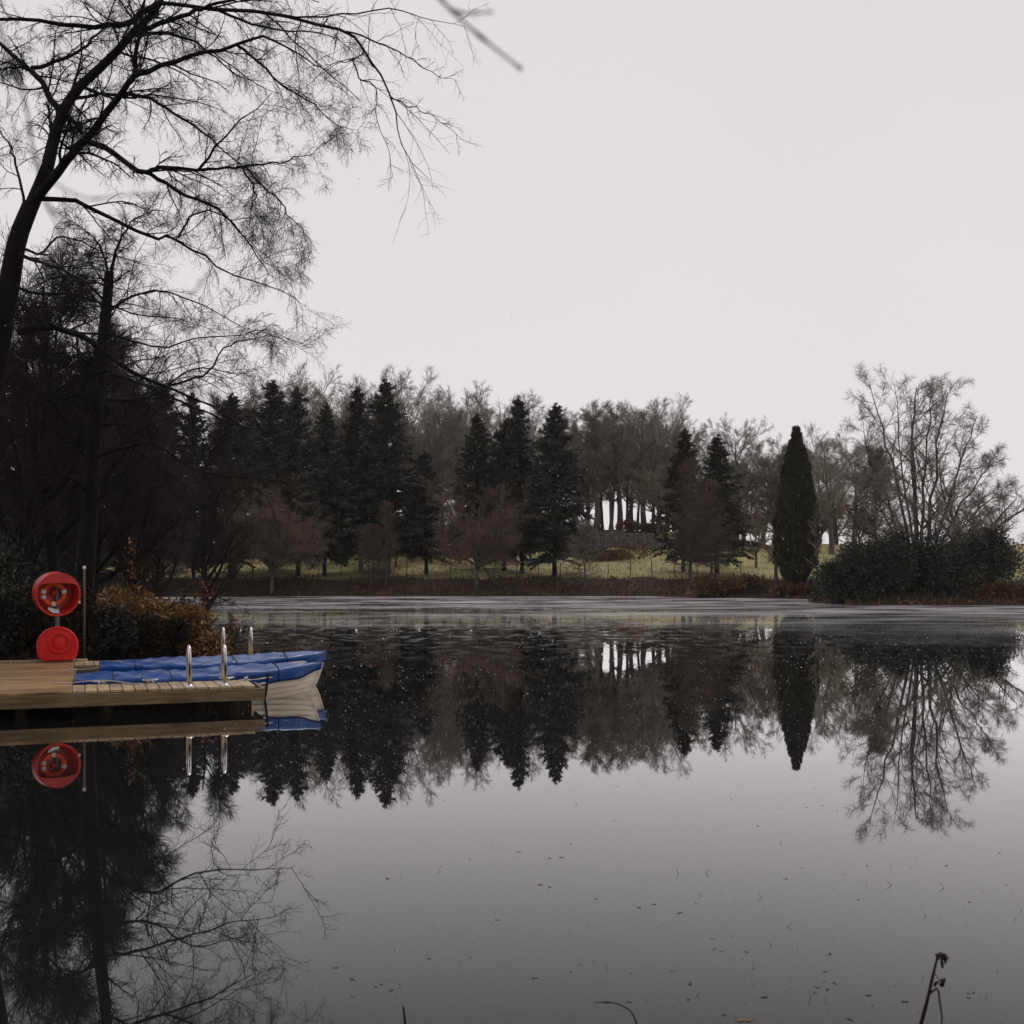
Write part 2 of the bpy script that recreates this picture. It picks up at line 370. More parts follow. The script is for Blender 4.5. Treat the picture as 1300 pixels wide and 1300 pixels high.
M['snow'] = m_noise('snow', [(0.8, 0.8, 0.82), (0.9, 0.9, 0.92)], 3, 0.7)
M['debris'] = m_leaf('debris', [(0.010, 0.009, 0.008), (0.025, 0.020, 0.016), (0.05, 0.035, 0.025)], 0.6)
M['dry_stem'] = m_noise('dry_stem', [(0.012, 0.008, 0.009), (0.035, 0.020, 0.020)], 30, 0.7)

# ------------------------------------------------------------------ ground and water
SH = np.array([(-60, -6), (-60, 1.5), (-30, 2.2), (-11, 2.6), (-10.2, 8), (-9.6, 13), (-8.6, 17.6), (-7.9, 19.3), (-6.9, 20.4), (-5.6, 22.0), (-5.3, 23.6),
               (-6.6, 27), (-9, 33), (-14, 42), (-20, 54), (-26, 66), (-26, 74), (-16, 77.3), (-6, 77.0), (4, 77.6), (9, 77), (11.5, 73.5), (15.5, 71.5),
               (17.6, 69), (15.6, 62), (16.8, 58.6), (21, 57.6), (25.5, 58.6), (29, 60), (38, 60), (60, 56), (70, 40), (70, -6)], float)
# the camera's own shore is outside the frame: a strip of land round the eye
def sdist(X, Y):
    """metres into the land (negative over the lake)"""
    P = np.stack([X, Y], -1); best = np.full(X.shape, 1e9); inside = np.zeros(X.shape, bool)
    for a, b_ in zip(SH, np.roll(SH, -1, axis=0)):
        e = b_-a; t = np.clip(((P-a)@e)/(e@e), 0, 1)
        best = np.minimum(best, np.linalg.norm(P - a - t[..., None]*e, axis=-1))
        c = ((a[1] > Y) != (b_[1] > Y)) & (X < (b_[0]-a[0])*(Y-a[1])/(b_[1]-a[1]+1e-12) + a[0])
        inside ^= c
    return np.where(inside, -best, best)
def sst(x, a, b_):
    t = np.clip((x-a)/(b_-a), 0, 1); return t*t*(3-2*t)
def wob(X, Y):
    return (np.sin(X*0.7+1.3*np.sin(Y*0.33))*np.cos(Y*0.6+0.8*np.sin(X*0.41)) + 0.5*np.sin(X*1.9+Y*1.1) + 0.4*np.cos(Y*2.3-X*0.9))
def height(X, Y):
    X = np.asarray(X, float); Y = np.asarray(Y, float); d = sdist(X, Y)
    far = sst(Y, 40, 70)
    bank = (0.38 + 0.72*far)*sst(d, -0.3, 5.0*far + 2.2*(1-far)) + (1-far)*0.45*sst(d, 2, 12)
    k = 0.088 + 0.004*sst(X, -8, 4)
    hill = k*(np.clip(Y, 83, 116)-83)
    ter = 1.35*sst(Y, 111.3, 112.6)*sst(X, 2, 6)*(1-sst(X, 15, 24))
    z = bank + hill*sst(d, 0, 6) + ter + 0.05*wob(X, Y)*sst(d, 0.2, 2)*(1 + far)
    z = z - 0.00004*np.clip(Y-200, 0, None)**1.5
    return np.where(d < 0, np.maximum(d*0.35, -1.2) - 0.02, z)
def hz(x, y): return float(height(np.array([x]), np.array([y]))[0])

gx_ = np.concatenate([np.linspace(-700, -70, 22), np.arange(-64, 64, 0.6), np.linspace(70, 700, 22)])
gy_ = np.concatenate([np.linspace(-60, -8, 8), np.arange(-6, 130, 0.55), np.linspace(134, 1500, 40)])
XX, YY = np.meshgrid(gx_, gy_); ZZ = height(XX, YY)
gv = np.stack([XX, YY, ZZ], -1).reshape(-1, 3); nx_, ny_ = len(gx_), len(gy_)
ii = (np.arange(ny_-1)[:, None]*nx_ + np.arange(nx_-1)[None, :]).ravel()
gq = np.stack([ii, ii+1, ii+1+nx_, ii+nx_], -1)
me = mesh_from('ground', gv, gq, M['ground'], True)
dd = sdist(XX, YY).ravel(); yv = YY.ravel(); xv = XX.ravel()
gr = sst(dd, 4.5, 7.5)*sst(yv, 60, 72)*np.where(xv < -24, 0.35, 1.0)
gr = np.maximum(gr, 0.9*sst(xv, 27, 31)*sst(dd, 2.5, 5))
gr *= 1 - 0.9*((yv > 110.5) & (yv < 117) & (xv > 2) & (xv < 15))
gr = np.where(yv > 117, 0.35, gr)
at_ = me.attributes.new('grass', 'FLOAT', 'POINT'); at_.data.foreach_set('value', gr.astype(np.float32))
tag(link('ground', me), kind='structure')
wv = [(-80, -8, 0), (120, -8, 0), (120, 92, 0), (-80, 92, 0)]
tag(link('lake_water', mesh_from('lake_water', wv, [(0, 1, 2, 3)], M['water'])), kind='structure')

# ------------------------------------------------------------------ tree kinds
def fit(rng, ch, H, rx, lo, hi, seed, cut=True):
    """shorten branches that leave the rounded head of the tree"""
    pts, rad = ch; c = np.array([0, 0, 0.60*H]); rr = np.array([rx, rx, 0.40*H])
    lim = rng.uniform(lo, hi, len(pts)); f = np.ones(len(pts)); b0 = pts[:, :1]
    az = np.arctan2(pts[:, -1, 1], pts[:, -1, 0]); lim *= 1 + 0.09*np.sin(az*3+seed) + 0.06*np.sin(az*5+pts[:, -1, 2])
    for _ in range(16):
        tip = b0[:, 0] + (pts[:, -1]-b0[:, 0])*f[:, None]; over = np.linalg.norm((tip-c)/rr, axis=1) > lim
        f = np.where(over & (tip[:, 2] > 0.3*H), f*0.86, f)
    k = f > 0.18
    return (b0 + (pts-b0)*f[:, None, None])[k], rad[k]

def bare_proto(seed, H, r, forkt, spread, m1=15, m2=8, m3=7, m4=5, up=0.10, l1=0.42, ang1=48, wander=0.09, rmin=0.010, tw='twig_far', bk='bark_far', shape=0.62, l4=0.42):
    rng = np.random.default_rng(seed)
    p0 = np.zeros((1, 3)); p0[0, 2] = -0.25
    tr = grow(rng, p0, np.array([[rng.normal(0, .03), rng.normal(0, .03), 1]]), np.array([H*0.72]), 14, 0.06, 0.05)
    tl = np.linspace(0, 1, 15)[None, :]; trr = r*(1 - 0.86*tl**0.9) + 0.35*r*np.exp(-tl*16)
    a, ar = spawn(rng, tr, trr, m1, forkt, 0.98, l1*spread, ang1, 11, 7, wander, up, 0.55, 0.28, shape=shape)
    rx = 0.27*H*spread; a, ar = fit(rng, (a, ar), H, rx, 0.7, 0.92, seed)
    b2, br = spawn(rng, a, ar, m2, 0.22, 0.98, 0.52, 38, 12, 5, 0.11, up*0.8, 0.6, 0.35, rmin=rmin*1.3)
    b2, br = fit(rng, (b2, br), H, rx, 0.86, 1.0, seed)
    c2, cr = spawn(rng, b2, br, m3, 0.15, 1.0, 0.52, 38, 14, 4, 0.13, up*0.6, 0.6, 0.45, rmin=rmin, lmin=0.3)
    c2, cr = fit(rng, (c2, cr), H, rx, 0.94, 1.06, seed)
    d2, dr = spawn(rng, c2, cr, m4, 0.1, 1.0, l4*1.2, 36, 16, 3, 0.14, up*0.4, 0.7, 0.5, rmin=rmin*0.75, lmin=0.32)
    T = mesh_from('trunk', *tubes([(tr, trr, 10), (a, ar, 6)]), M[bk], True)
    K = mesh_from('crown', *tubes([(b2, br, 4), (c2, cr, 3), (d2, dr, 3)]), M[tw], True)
    return T, K

def spruce_proto(seed, H, W, base=0.10, dens=1.0, mat='needle', pw=0.8, n=200, tuft=0.0):
    rng = np.random.default_rng(seed)
    tr = np.zeros((1, 9, 3)); tr[0, :, 2] = np.linspace(-0.25, H, 9); tr[0, 1:-1, :2] += rng.normal(0, 0.03, (7, 2))
    trr = 0.17*H/12*(1 - 0.93*np.linspace(0, 1, 9))[None, :]
    t = np.clip(base + (0.985-base)*(np.arange(n)+rng.random(n))/n, 0, 0.99)
    t = base + (0.985-base)*(1-(1-(t-base)/(0.985-base))**1.0)
    az = rng.random(n)*2*np.pi
    lump = 1 + 0.16*np.sin(az*3 + t*17 + seed) + 0.12*np.sin(t*41+az)
    L = W*((1-t)**pw*0.97 + 0.05)*rng.uniform(0.68, 1.18, n)*lump*np.clip(0.62 + (t-base)*5, 0, 1)
    el = -0.02 + 0.8*t + rng.normal(0, 0.16, n)
    P0 = np.stack([np.zeros(n), np.zeros(n), t*H], -1)
    D0 = np.stack([np.cos(az)*np.cos(el), np.sin(az)*np.cos(el), np.sin(el)], -1)
    br = grow(rng, P0, D0, L, 5, 0.07, 0.0, 0.12)
    r0 = np.clip(L*0.014, 0.008, 0.05); brr = r0[:, None]*(1-0.75*np.linspace(0, 1, 6))[None, :]
    cnt = (L*30*dens).astype(int) + 8
    ib = np.repeat(np.arange(n), cnt); tt = rng.random(len(ib))**0.75
    f = tt*5; i = np.clip(f.astype(int), 0, 4); fr_ = (f-i)[:, None]
    P = br[ib, i]*(1-fr_) + br[ib, i+1]*fr_; D = unit(br[ib, i+1]-br[ib, i])
    side = unit(np.cross(D, np.array([0, 0, 1.0])))*rng.choice([-1, 1], len(ib))[:, None]
    dr_ = unit(D*0.8 + side*rng.uniform(0.1, 1.1, len(ib))[:, None] + rng.normal(0, 0.38, D.shape) + np.array([0, 0, -0.15]))
    LL = rng.uniform(0.22, 0.52, len(ib))*(0.55+0.45*np.clip(L[ib]/1.4, 0, 1)); WW = rng.uniform(0.07, 0.14, len(ib))
    parts = [leaves(rng, P, dr_, LL, WW)]
    # leader tuft
    q = 60; tz = H*(0.95 + 0.06*rng.random(q)); dq = np.stack([rng.normal(0, .6, q), rng.normal(0, .6, q), np.ones(q)*0.8], -1)
    parts.append(leaves(rng, np.stack([np.zeros(q), np.zeros(q), tz], -1), dq, 0.3, 0.08))
    T = mesh_from('trunk', *tubes([(tr, trr, 8), (br, brr, 3)]), M['bark_dark'], True)
    K = mesh_from('crown', *join(parts), M[mat])
    return T, K

def larch_proto(seed, H, W, base=0.08, n=130, tw='twig_red', pw=0.7, dens=1.0):
    """leafless cone of fine brown twigs"""
    rng = np.random.default_rng(seed)
    tr = np.zeros((1, 9, 3)); tr[0, :, 2] = np.linspace(-0.25, H, 9); tr[0, 1:-1, :2] += rng.normal(0, 0.05, (7, 2))
    trr = 0.13*H/8*(1 - 0.92*np.linspace(0, 1, 9))[None, :]
    t = base + (0.98-base)*(np.arange(n)+rng.random(n))/n; az = rng.random(n)*2*np.pi
    L = W*((1-t)**pw)*rng.uniform(0.7, 1.25, n)*np.clip(0.6+(t-base)*4, 0, 1) + 0.2
    el = 0.15 + 0.7*t + rng.normal(0, 0.15, n)
    P0 = np.stack([np.zeros(n), np.zeros(n), t*H], -1)
    D0 = np.stack([np.cos(az)*np.cos(el), np.sin(az)*np.cos(el), np.sin(el)], -1)
    br = grow(rng, P0, D0, L, 6, 0.09, 0.03)
    brr = np.clip(L*0.011, 0.010, 0.04)[:, None]*(1-0.7*np.linspace(0, 1, 7))[None, :]
    c, cr = spawn(rng, br, brr, int(11*dens), 0.12, 1.0, 0.42, 48, 15, 4, 0.15, 0.02, 0.6, 0.5, rmin=0.009, lmin=0.3)
    d, dr = spawn(rng, c, cr, 5, 0.1, 1.0, 0.45, 45, 18, 3, 0.2, 0.02, 0.7, 0.5, rmin=0.007, lmin=0.2)
    T = mesh_from('trunk', *tubes([(tr, trr, 8), (br, brr, 4)]), M['bark_far'], True)
    K = mesh_from('crown', *tubes([(c, cr, 3), (d, dr, 3)]), M[tw], True)
    return T, K

def dome_proto(seed, H, W, tw='twig_red', weep=0.0, stems=7, m2=9, m3=9, m4=7, r=0.13, rmin=0.009):
    """spreading round-headed bare tree on a short trunk"""
    rng = np.random.default_rng(seed)
    tr = np.zeros((1, 5, 3)); tr[0, :, 2] = np.linspace(-0.25, H*0.22, 5)
    trr = r*np.array([[1.3, 1.05, 1.0, 0.95, 0.85]])
    az = np.linspace(0, 2*np.pi, stems, endpoint=False) + rng.normal(0, .3, stems)
    el = rng.uniform(0.25, 1.25, stems)
    P0 = np.stack([np.zeros(stems), np.zeros(stems), H*rng.uniform(0.14, 0.22, stems)], -1)
    D0 = np.stack([np.cos(az)*np.cos(el), np.sin(az)*np.cos(el), np.sin(el)], -1)
    L = np.where(el > 0.75, H*0.72, W*0.92)*rng.uniform(0.85, 1.1, stems)
    a = grow(rng, P0, D0, L, 8, 0.12, 0.05); ar = r*0.6*(1-0.75*np.linspace(0, 1, 9))[None, :]*np.ones((stems, 1))
    b2, br = spawn(rng, a, ar, m2, 0.15, 1.0, 0.5, 48, 14, 6, 0.16, 0.05, 0.6, 0.35, rmin=rmin*1.4, droop=weep*0.3, shape=0.5)
    c2, cr = spawn(rng, b2, br, m3, 0.1, 1.0, 0.5, 45, 16, 5, 0.18, 0.02, 0.6, 0.45, rmin=rmin, droop=weep*0.6, lmin=0.3)
    d2, dr = spawn(rng, c2, cr, m4, 0.05, 1.0, 0.5, 42, 18, 4, 0.18, 0.0, 0.7, 0.5, rmin=rmin*0.75, droop=weep, lmin=0.25)
    T = mesh_from('trunk', *tubes([(tr, trr, 8), (a, ar, 6)]), M['bark_far'], True)
    K = mesh_from('crown', *tubes([(b2, br, 4), (c2, cr, 3), (d2, dr, 3)]), M[tw], True)
    return T, K

def plant_tree(name, label, cat, proto, x, y, scale=1.0, rz=None, group=None, sink=0.0):
    t = thing(name, label, cat, (x, y, hz(x, y)-sink), random.random()*6.28 if rz is None else rz, group, scale)
    link('trunk', proto[0], t); link('crown', proto[1], t)
    return t

# ---- snowy air
hm = bpy.data.materials.new('haze'); hm.use_nodes = True; hn = hm.node_tree; hn.nodes.clear()
ho = hn.nodes.new('ShaderNodeOutputMaterial'); hv = hn.nodes.new('ShaderNodeVolumePrincipled')
hv.inputs['Color'].default_value = (0.97, 0.95, 0.96, 1); hv.inputs['Density'].default_value = 0.0002
hn.links.new(hv.outputs[0], ho.inputs['Volume'])
mb = MB(); mb.box((0, 735, 11.5), (1460, 1630, 31)); tag(mb.build('haze', hm), kind='stuff')

# ---- wood on the rise behind (heights of the prototypes: 15 m)
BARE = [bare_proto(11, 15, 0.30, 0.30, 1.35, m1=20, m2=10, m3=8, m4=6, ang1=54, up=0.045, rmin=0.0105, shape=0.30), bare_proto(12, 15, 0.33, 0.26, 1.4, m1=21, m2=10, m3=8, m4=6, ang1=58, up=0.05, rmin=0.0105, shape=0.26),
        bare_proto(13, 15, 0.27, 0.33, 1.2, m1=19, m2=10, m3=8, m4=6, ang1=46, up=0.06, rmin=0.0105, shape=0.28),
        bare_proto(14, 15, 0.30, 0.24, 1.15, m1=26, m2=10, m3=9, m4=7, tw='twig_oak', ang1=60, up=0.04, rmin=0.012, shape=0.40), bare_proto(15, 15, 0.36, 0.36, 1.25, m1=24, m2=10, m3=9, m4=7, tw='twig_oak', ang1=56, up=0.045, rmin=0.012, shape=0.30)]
SPR = [spruce_proto(21, 12, 3.1, dens=1.25, n=250), spruce_proto(22, 12, 2.7, pw=0.72, mat='needle_blue', dens=1.25, n=250), spruce_proto(23, 12, 3.5, pw=0.85, dens=1.2, n=270), spruce_proto(24, 12, 2.4, pw=0.6, base=0.13, mat='needle_blue', dens=1.25, n=240)]

def top_scale(px, topy, Y, H):
    X = (px-650)/F*Y; z = CAM_H + (HOR-topy)/F*Y - hz(X, Y)
    return X, z/H

WOOD = 'bare trees of the wood on the rise'
bare_list = [
 (352, 470, 118, 0, 'pale bare tree showing above the spruces behind the round brown willow'),
 (392, 458, 122, 1, 'tall bare tree behind the leftmost pair of spruces, beside the brown dome crown'),
 (432, 474, 112, 3, 'dense brown dome-shaped crown rising between two dark spruces'),
 (480, 463, 126, 1, 'bare crown standing directly behind the twin-topped tall spruces'),
 (512, 472, 121, 2, 'bare tree at the right shoulder of the tall twin spruces'),
 (548, 490, 116, 0, 'bare tree with open limbs in the gap above the small dark spruce'),
 (580, 494, 128, 2, 'slender bare tree behind the spreading red-brown tree, left one'),
 (604, 492, 122, 0, 'bare tree rising over the spruce that stands behind the red-brown tree'),
 (632, 488, 130, 1, 'pale bare crown between the spruces of the middle clump'),
 (668, 505, 127, 2, 'faint bare tree behind the tallest middle spruce'),
 (697, 512, 124, 0, 'faint bare tree behind the right spruce of the middle clump'),
 (726, 506, 119, 3, 'brown dense-crowned bare tree with dark cap at left of the wall'),
 (757, 505, 118, 4, 'brown bare tree with thick trunk above the stone wall'),
 (786, 508, 121, 4, 'thick-limbed brown bare tree above right part of the stone wall'),
 (818, 500, 125, 1, 'wide bare tree over the right end of the stone wall'),
 (846, 497, 128, 0, 'tall bare tree just behind the two spruces with a brown larch in front'),
 (873, 530, 114, 3, 'brown pointed crown right behind the left spruce of the right-hand pair'),
 (905, 545, 124, 2, 'small bare crown behind the right spruce of the right-hand pair'),
 (934, 522, 117, 1, 'large bare tree left of the pointed cypress'),
 (966, 540, 113, 3, 'brown bare tree whose crown touches the left side of the cypress'),
 (1036, 552, 118, 2, 'slim bare tree right behind the cypress tip'),
 (1056, 532, 104, 0, 'pale forked bare tree between the cypress and the many-stemmed tree'),
 (1084, 548, 122, 1, 'bare tree partly behind the left stems of the many-stemmed tree')]
for px, ty, Y, k, lab in bare_list:
    X, s = top_scale(px, ty, Y, 13.7)
    plant_tree('bare_tree', lab, 'tree', BARE[k], X, Y, s, group=WOOD)

rw = random.Random(8)
for i in range(26):
    px = 330 + i*29.5 + rw.uniform(-9, 9); Y = rw.uniform(130, 150)
    ty = np.interp(px, [330, 400, 480, 560, 650, 760, 850, 900, 1000, 1100], [488, 480, 484, 506, 516, 516, 508, 546, 552, 556]) + rw.uniform(0, 26)
    X, s = top_scale(px, ty, Y, 13.7)
    plant_tree('bare_tree', 'pale bare tree in the back row of the wood, filling between the nearer crowns', 'tree', BARE[rw.randrange(5)], X, Y, s, group='back row of the bare wood')
for i, px in enumerate((733, 748, 766, 777, 797, 808, 829, 838)):
    Y = rw.uniform(119, 134); X, s = top_scale(px, 512 + rw.uniform(0, 40), Y, 14.2)
    plant_tree('bare_tree', 'slim bare tree of the grove above the stone wall, between the thicker trunks', 'tree', BARE[i % 3], X, Y, (s*0.8, s*0.8, s), group='slim trees of the grove above the wall')
for i in range(8):
    px = 395 + i*40 + rw.uniform(-7, 7); Y = rw.uniform(112, 128); X, s = top_scale(px, 478 + (px-395)*0.10 + rw.uniform(0, 22), Y, 14.0)
    plant_tree('bare_tree', 'pale bare tree in the close row right behind the spruces', 'tree', BARE[rw.randrange(3)], X, Y, s, group='close row of bare trees behind the spruces')
SCR = [dome_proto(45, 6, 3.4, 'twig_oak', 0.0, 9, 9, 9, 6, rmin=0.012), dome_proto(46, 6, 3.0, 'twig_red', 0.0, 9, 9, 9, 6, rmin=0.012)]
for i in range(36):
    px = 20 + i*31.0 + rw.uniform(-10, 10) if i < 24 else 400 + (i-24)*20.5; Y = rw.uniform(93, 109); X = (px-650)/F*Y
    plant_tree('scrub_tree', 'brown leafless scrub tree in the shade behind the spruces', 'tree', SCR[i % 2], X, Y, rw.uniform(0.65, 1.05), group='scrub between the spruces and the wood')

for i in range(13):
    px = 842 + i*20.5 + rw.uniform(-8, 8); Y = rw.uniform(111, 126); X = (px-650)/F*Y
    plant_tree('scrub_tree', 'brown leafless thicket tree on the crest between the right-hand spruces and the many-stemmed tree', 'tree', SCR[i % 2], X, Y, rw.uniform(0.75, 1.25), group='thicket on the crest')

# ---- spruces along the shore
SP_G = 'dark spruces along the far shore'
spr_list = [
 (12, 430, 58, 2, 'near dark spruce at the left frame edge behind the leaning birch'),
 (62, 470, 66, 0, 'dark spruce seen between the leaning birch and the upright trunk'),
 (112, 455, 72, 2, 'tall dark spruce hidden behind the upright trunk'),
 (160, 472, 76, 1, 'dark spruce just right of the upright trunk'),
 (205, 492, 80, 0, 'dark spruce over the tunnel of trunks on the left shore'),
 (246, 498, 80, 3, 'narrow dark spruce left of the round brown willow'),
 (292, 500, 84, 2, 'dark spruce behind the left half of the round brown willow'),
 (345, 482, 88, 0, 'broad dark spruce standing above the round brown willow'),
 (378, 492, 84, 3, 'narrow dark spruce at the right shoulder of the round brown willow'),
 (412, 512, 86, 2, 'lower broad dark spruce left of the tall twin spruces'),
 (458, 490, 88, 1, 'left top of the tall twin spruces'),
 (492, 482, 86, 0, 'right and taller top of the tall twin spruces'),
 (541, 572, 85, 3, 'small narrow dark spruce standing alone right of the twin spruces'),
 (606, 526, 90, 0, 'dark spruce directly behind the spreading red-brown tree'),
 (640, 530, 88, 1, 'dark spruce squeezed left of the tallest middle spruce'),
 (663, 503, 87, 3, 'tallest spruce of the middle clump with a thin spire'),
 (704, 512, 85, 2, 'right spruce of the middle clump with wide low skirts'),
 (867, 545, 88, 1, 'left and taller spruce of the right-hand pair'),
 (910, 552, 86, 0, 'right spruce of the right-hand pair')]
for px, ty, Y, k, lab in spr_list:
    X, s = top_scale(px, ty, Y, 12.2); wx = s*rw.uniform(0.82, 1.22)
    t_ = plant_tree('spruce_tree', lab, 'tree', SPR[k], X, Y, (wx, wx*rw.uniform(0.9, 1.1), s), group=SP_G); t_.rotation_euler[0] = rw.uniform(-.025, .025); t_.rotation_euler[1] = rw.uniform(-.025, .025)

for x, y, sc, k, lab in [(-10, -7, 1.5, 2, 'unseen spruce added behind the viewpoint, on the left, to block light'), (0.5, -9, 1.7, 2, 'unseen spruce added straight behind the viewpoint to block light'), (10, -7, 1.5, 0, 'unseen spruce added behind the viewpoint, on the right, to block light')]:  # out-of-view spruces added to cut the light on surfaces facing the camera
    plant_tree('spruce_tree', lab, 'tree', SPR[k], x, y, (sc*1.5, sc*1.5, sc), group='unseen spruces added behind the viewpoint to block light')

# ---- brown trees in front of them
def front(px, ty, Y, H, proto, name, lab, cat='tree', wscale=1.0):
    X, s = top_scale(px, ty, Y, H)
    t = plant_tree(name, lab, cat, proto, X, Y, s); t.scale = (s*wscale, s*wscale, s); return t
front(345, 612, 78.5, 6.6, dome_proto(31, 7, 4.4, 'twig_willow', 0.10, 14, 12, 10, 8, rmin=0.011), 'willow_tree', 'round brown leafless willow dome on the far bank')
front(605, 612, 79.5, 6.5, dome_proto(32, 7, 4.0, 'twig_red', 0.0, 12, 12, 10, 7, rmin=0.011), 'bare_tree', 'spreading red-brown bare tree at the water in front of the spruces')
front(876, 586, 81, 8.0, larch_proto(33, 8, 2.9), 'larch_tree', 'brown leafless larch cone in front of the right-hand spruces')
front(903, 612, 80, 8.0, larch_proto(34, 8, 2.6), 'larch_tree', 'shorter brown larch leaning on the right spruce of the pair')
front(490, 640, 80, 6.0, larch_proto(35, 6, 1.5, n=70), 'bare_tree', 'thin pale bare sapling before the twin spruces')
front(469, 672, 79.5, 3.6, larch_proto(36, 3.6, 1.1, n=70, tw='twig_red'), 'larch_tree', 'small orange-brown larch under the twin spruces')
front(742, 668, 79.5, 4.5, larch_proto(37, 4.5, 2.0, n=60, tw='twig_oak', pw=0.5), 'bare_tree', 'low brown bare tree at the foot of the wide-skirted spruce')
front(985, 640, 76, 5.5, dome_proto(38, 6, 2.3, 'twig_oak', 0.0, 6, 8, 7, 5), 'bare_tree', 'small twiggy tree at left of the cypress foot')
front(960, 640, 92, 6.5, dome_proto(39, 7, 3.0, 'twig_oak', 0.0, 7, 8, 8, 5), 'bare_tree', 'rounded brown thicket tree on the grass left of the cypress')
front(1112, 582, 66, 6.0, larch_proto(40, 6.2, 2.1, n=150, pw=0.6, dens=1.2), 'larch_tree', 'brown leafless cone among the dark bushes left of the many-stemmed tree')
front(1226, 590, 66, 5.2, dome_proto(41, 5.6, 2.6, 'twig_far', 0.0, 8, 9, 8, 6, r=0.14), 'bare_tree', 'low round-headed bare tree at the right end of the bushes')
front(1258, 632, 72, 4.6, dome_proto(42, 5.2, 2.2, 'twig_far', 0.0, 7, 8, 7, 6), 'bare_tree', 'outermost bare tree at the right frame edge')

# ---- the many-stemmed tree on the right
def many_stemmed():
    rng = np.random.default_rng(55); Y = 62.0; X = (1166-650)/F*Y; z0 = hz(X, Y)
    root = thing('bare_tree', 'big many-stemmed bare tree rising out of the dark bushes at right', 'tree', (X, Y, z0))
    ends = [((1166, 705), (1158, 620), (1160, 545), (1164, 492)), ((1164, 700), (1140, 620), (1122, 550), (1106, 486)), ((1162, 695), (1128, 640), (1106, 585), (1094, 535)),
            ((1170, 700), (1186, 620), (1192, 550), (1204, 498)), ((1172, 700), (1205, 630), (1224, 575), (1240, 528)), ((1174, 695), (1216, 645), (1246, 605), (1268, 580)),
            ((1168, 705), (1172, 630), (1178, 560), (1184, 492)), ((1168, 700), (1150, 640), (1144, 570), (1136, 488)), ((1174, 700), (1220, 668), (1250, 640), (1274, 622)),
            ((1162, 700), (1128, 665), (1108, 630), (1092, 600))]
    S = []
    for i, e in enumerate(ends):
        P = np.array([at(x, y, Y + (rng.uniform(-2.2, 2.2) if j else 0)*j/3) for j, (x, y) in enumerate(e)]) - np.array([X, Y, z0])
        P[0, 2] = -0.2; tt = np.linspace(0, 3, 11); Q = np.stack([np.interp(tt, range(4), P[:, c]) for c in range(3)], -1)
        Q[1:-1] = (Q[:-2]+Q[1:-1]*2+Q[2:])/4; Q[2:] += rng.normal(0, 0.05, Q[2:].shape); S.append(Q)
    S = np.array(S); sr = (np.array([0.15, 0.10, 0.08, 0.11, 0.10, 0.08, 0.10, 0.08, 0.07, 0.06])[:, None])*(1-0.85*np.linspace(0, 1, 11))[None, :]
    a, ar = spawn(rng, S, sr, 16, 0.12, 1.0, 0.27, 42, 12, 7, 0.07, 0.04, 0.5, 0.3, rmin=0.011)
    b2, br = spawn(rng, a, ar, 11, 0.12, 1.0, 0.46, 40, 14, 5, 0.11, 0.02, 0.6, 0.4, rmin=0.0075, lmin=0.35)
    c2, cr = spawn(rng, b2, br, 11, 0.1, 1.0, 0.55, 42, 16, 5, 0.14, 0.0, 0.65, 0.45, rmin=0.0062, lmin=0.32, droop=0.12)
    link('trunk', mesh_from('trunk', *tubes([(S, sr, 8), (a, ar, 5)]), M['bark_far'], True), root)
    link('crown', mesh_from('crown', *tubes([(b2, br, 4), (c2, cr, 3)]), M['twig_far'], True), root)
many_stemmed()

# ---- cypress
def cypress():
    rng = np.random.default_rng(60); Y = 72.5; X = (1011-650)/F*Y; z0 = hz(X, Y); H = CAM_H + (HOR-545)/F*Y - z0
    root = thing('cypress_tree', 'tall pointed dark green cypress standing by the water', 'tree', (X, Y, z0))
    n_ = 17000; t = rng.random(n_)
    prof = lambda t: 1.22*np.interp(t, [0.0, 0.05, 0.15, 0.3, 0.5, 0.7, 0.85, 0.94, 1.0], [0.25, 0.5, 0.88, 1.0, 0.92, 0.68, 0.38, 0.14, 0.02])
    az = rng.random(n_)*2*np.pi; lump = 1 + 0.12*np.sin(az*4+t*9) + 0.09*np.sin(az*7-t*29) + 0.06*np.sin(az*3+t*61)
    rr = prof(t)*lump*rng.uniform(0.0, 1.0, n_)**0.22*np.where(rng.random(n_) < 0.06, 1.1, 1.0)
    P = np.stack([np.cos(az)*rr, np.sin(az)*rr, 0.25 + t*(H-0.35)], -1)
    D = np.stack([np.cos(az)*0.35, np.sin(az)*0.35, np.ones(n_)], -1) + rng.normal(0, 0.22, (n_, 3))
    link('crown', mesh_from('crown', *leaves(rng, P, D, rng.uniform(0.2, 0.45, n_), rng.uniform(0.07, 0.14, n_)), M['cypress']), root)
    mb = MB(); mb.tube([(0, 0, -0.2), (0, 0, H*0.5), (0, 0, H*0.92)], [0.2, 0.14, 0.03], 8); mb.build('trunk', M['bark_dark'], root, True)
cypress()
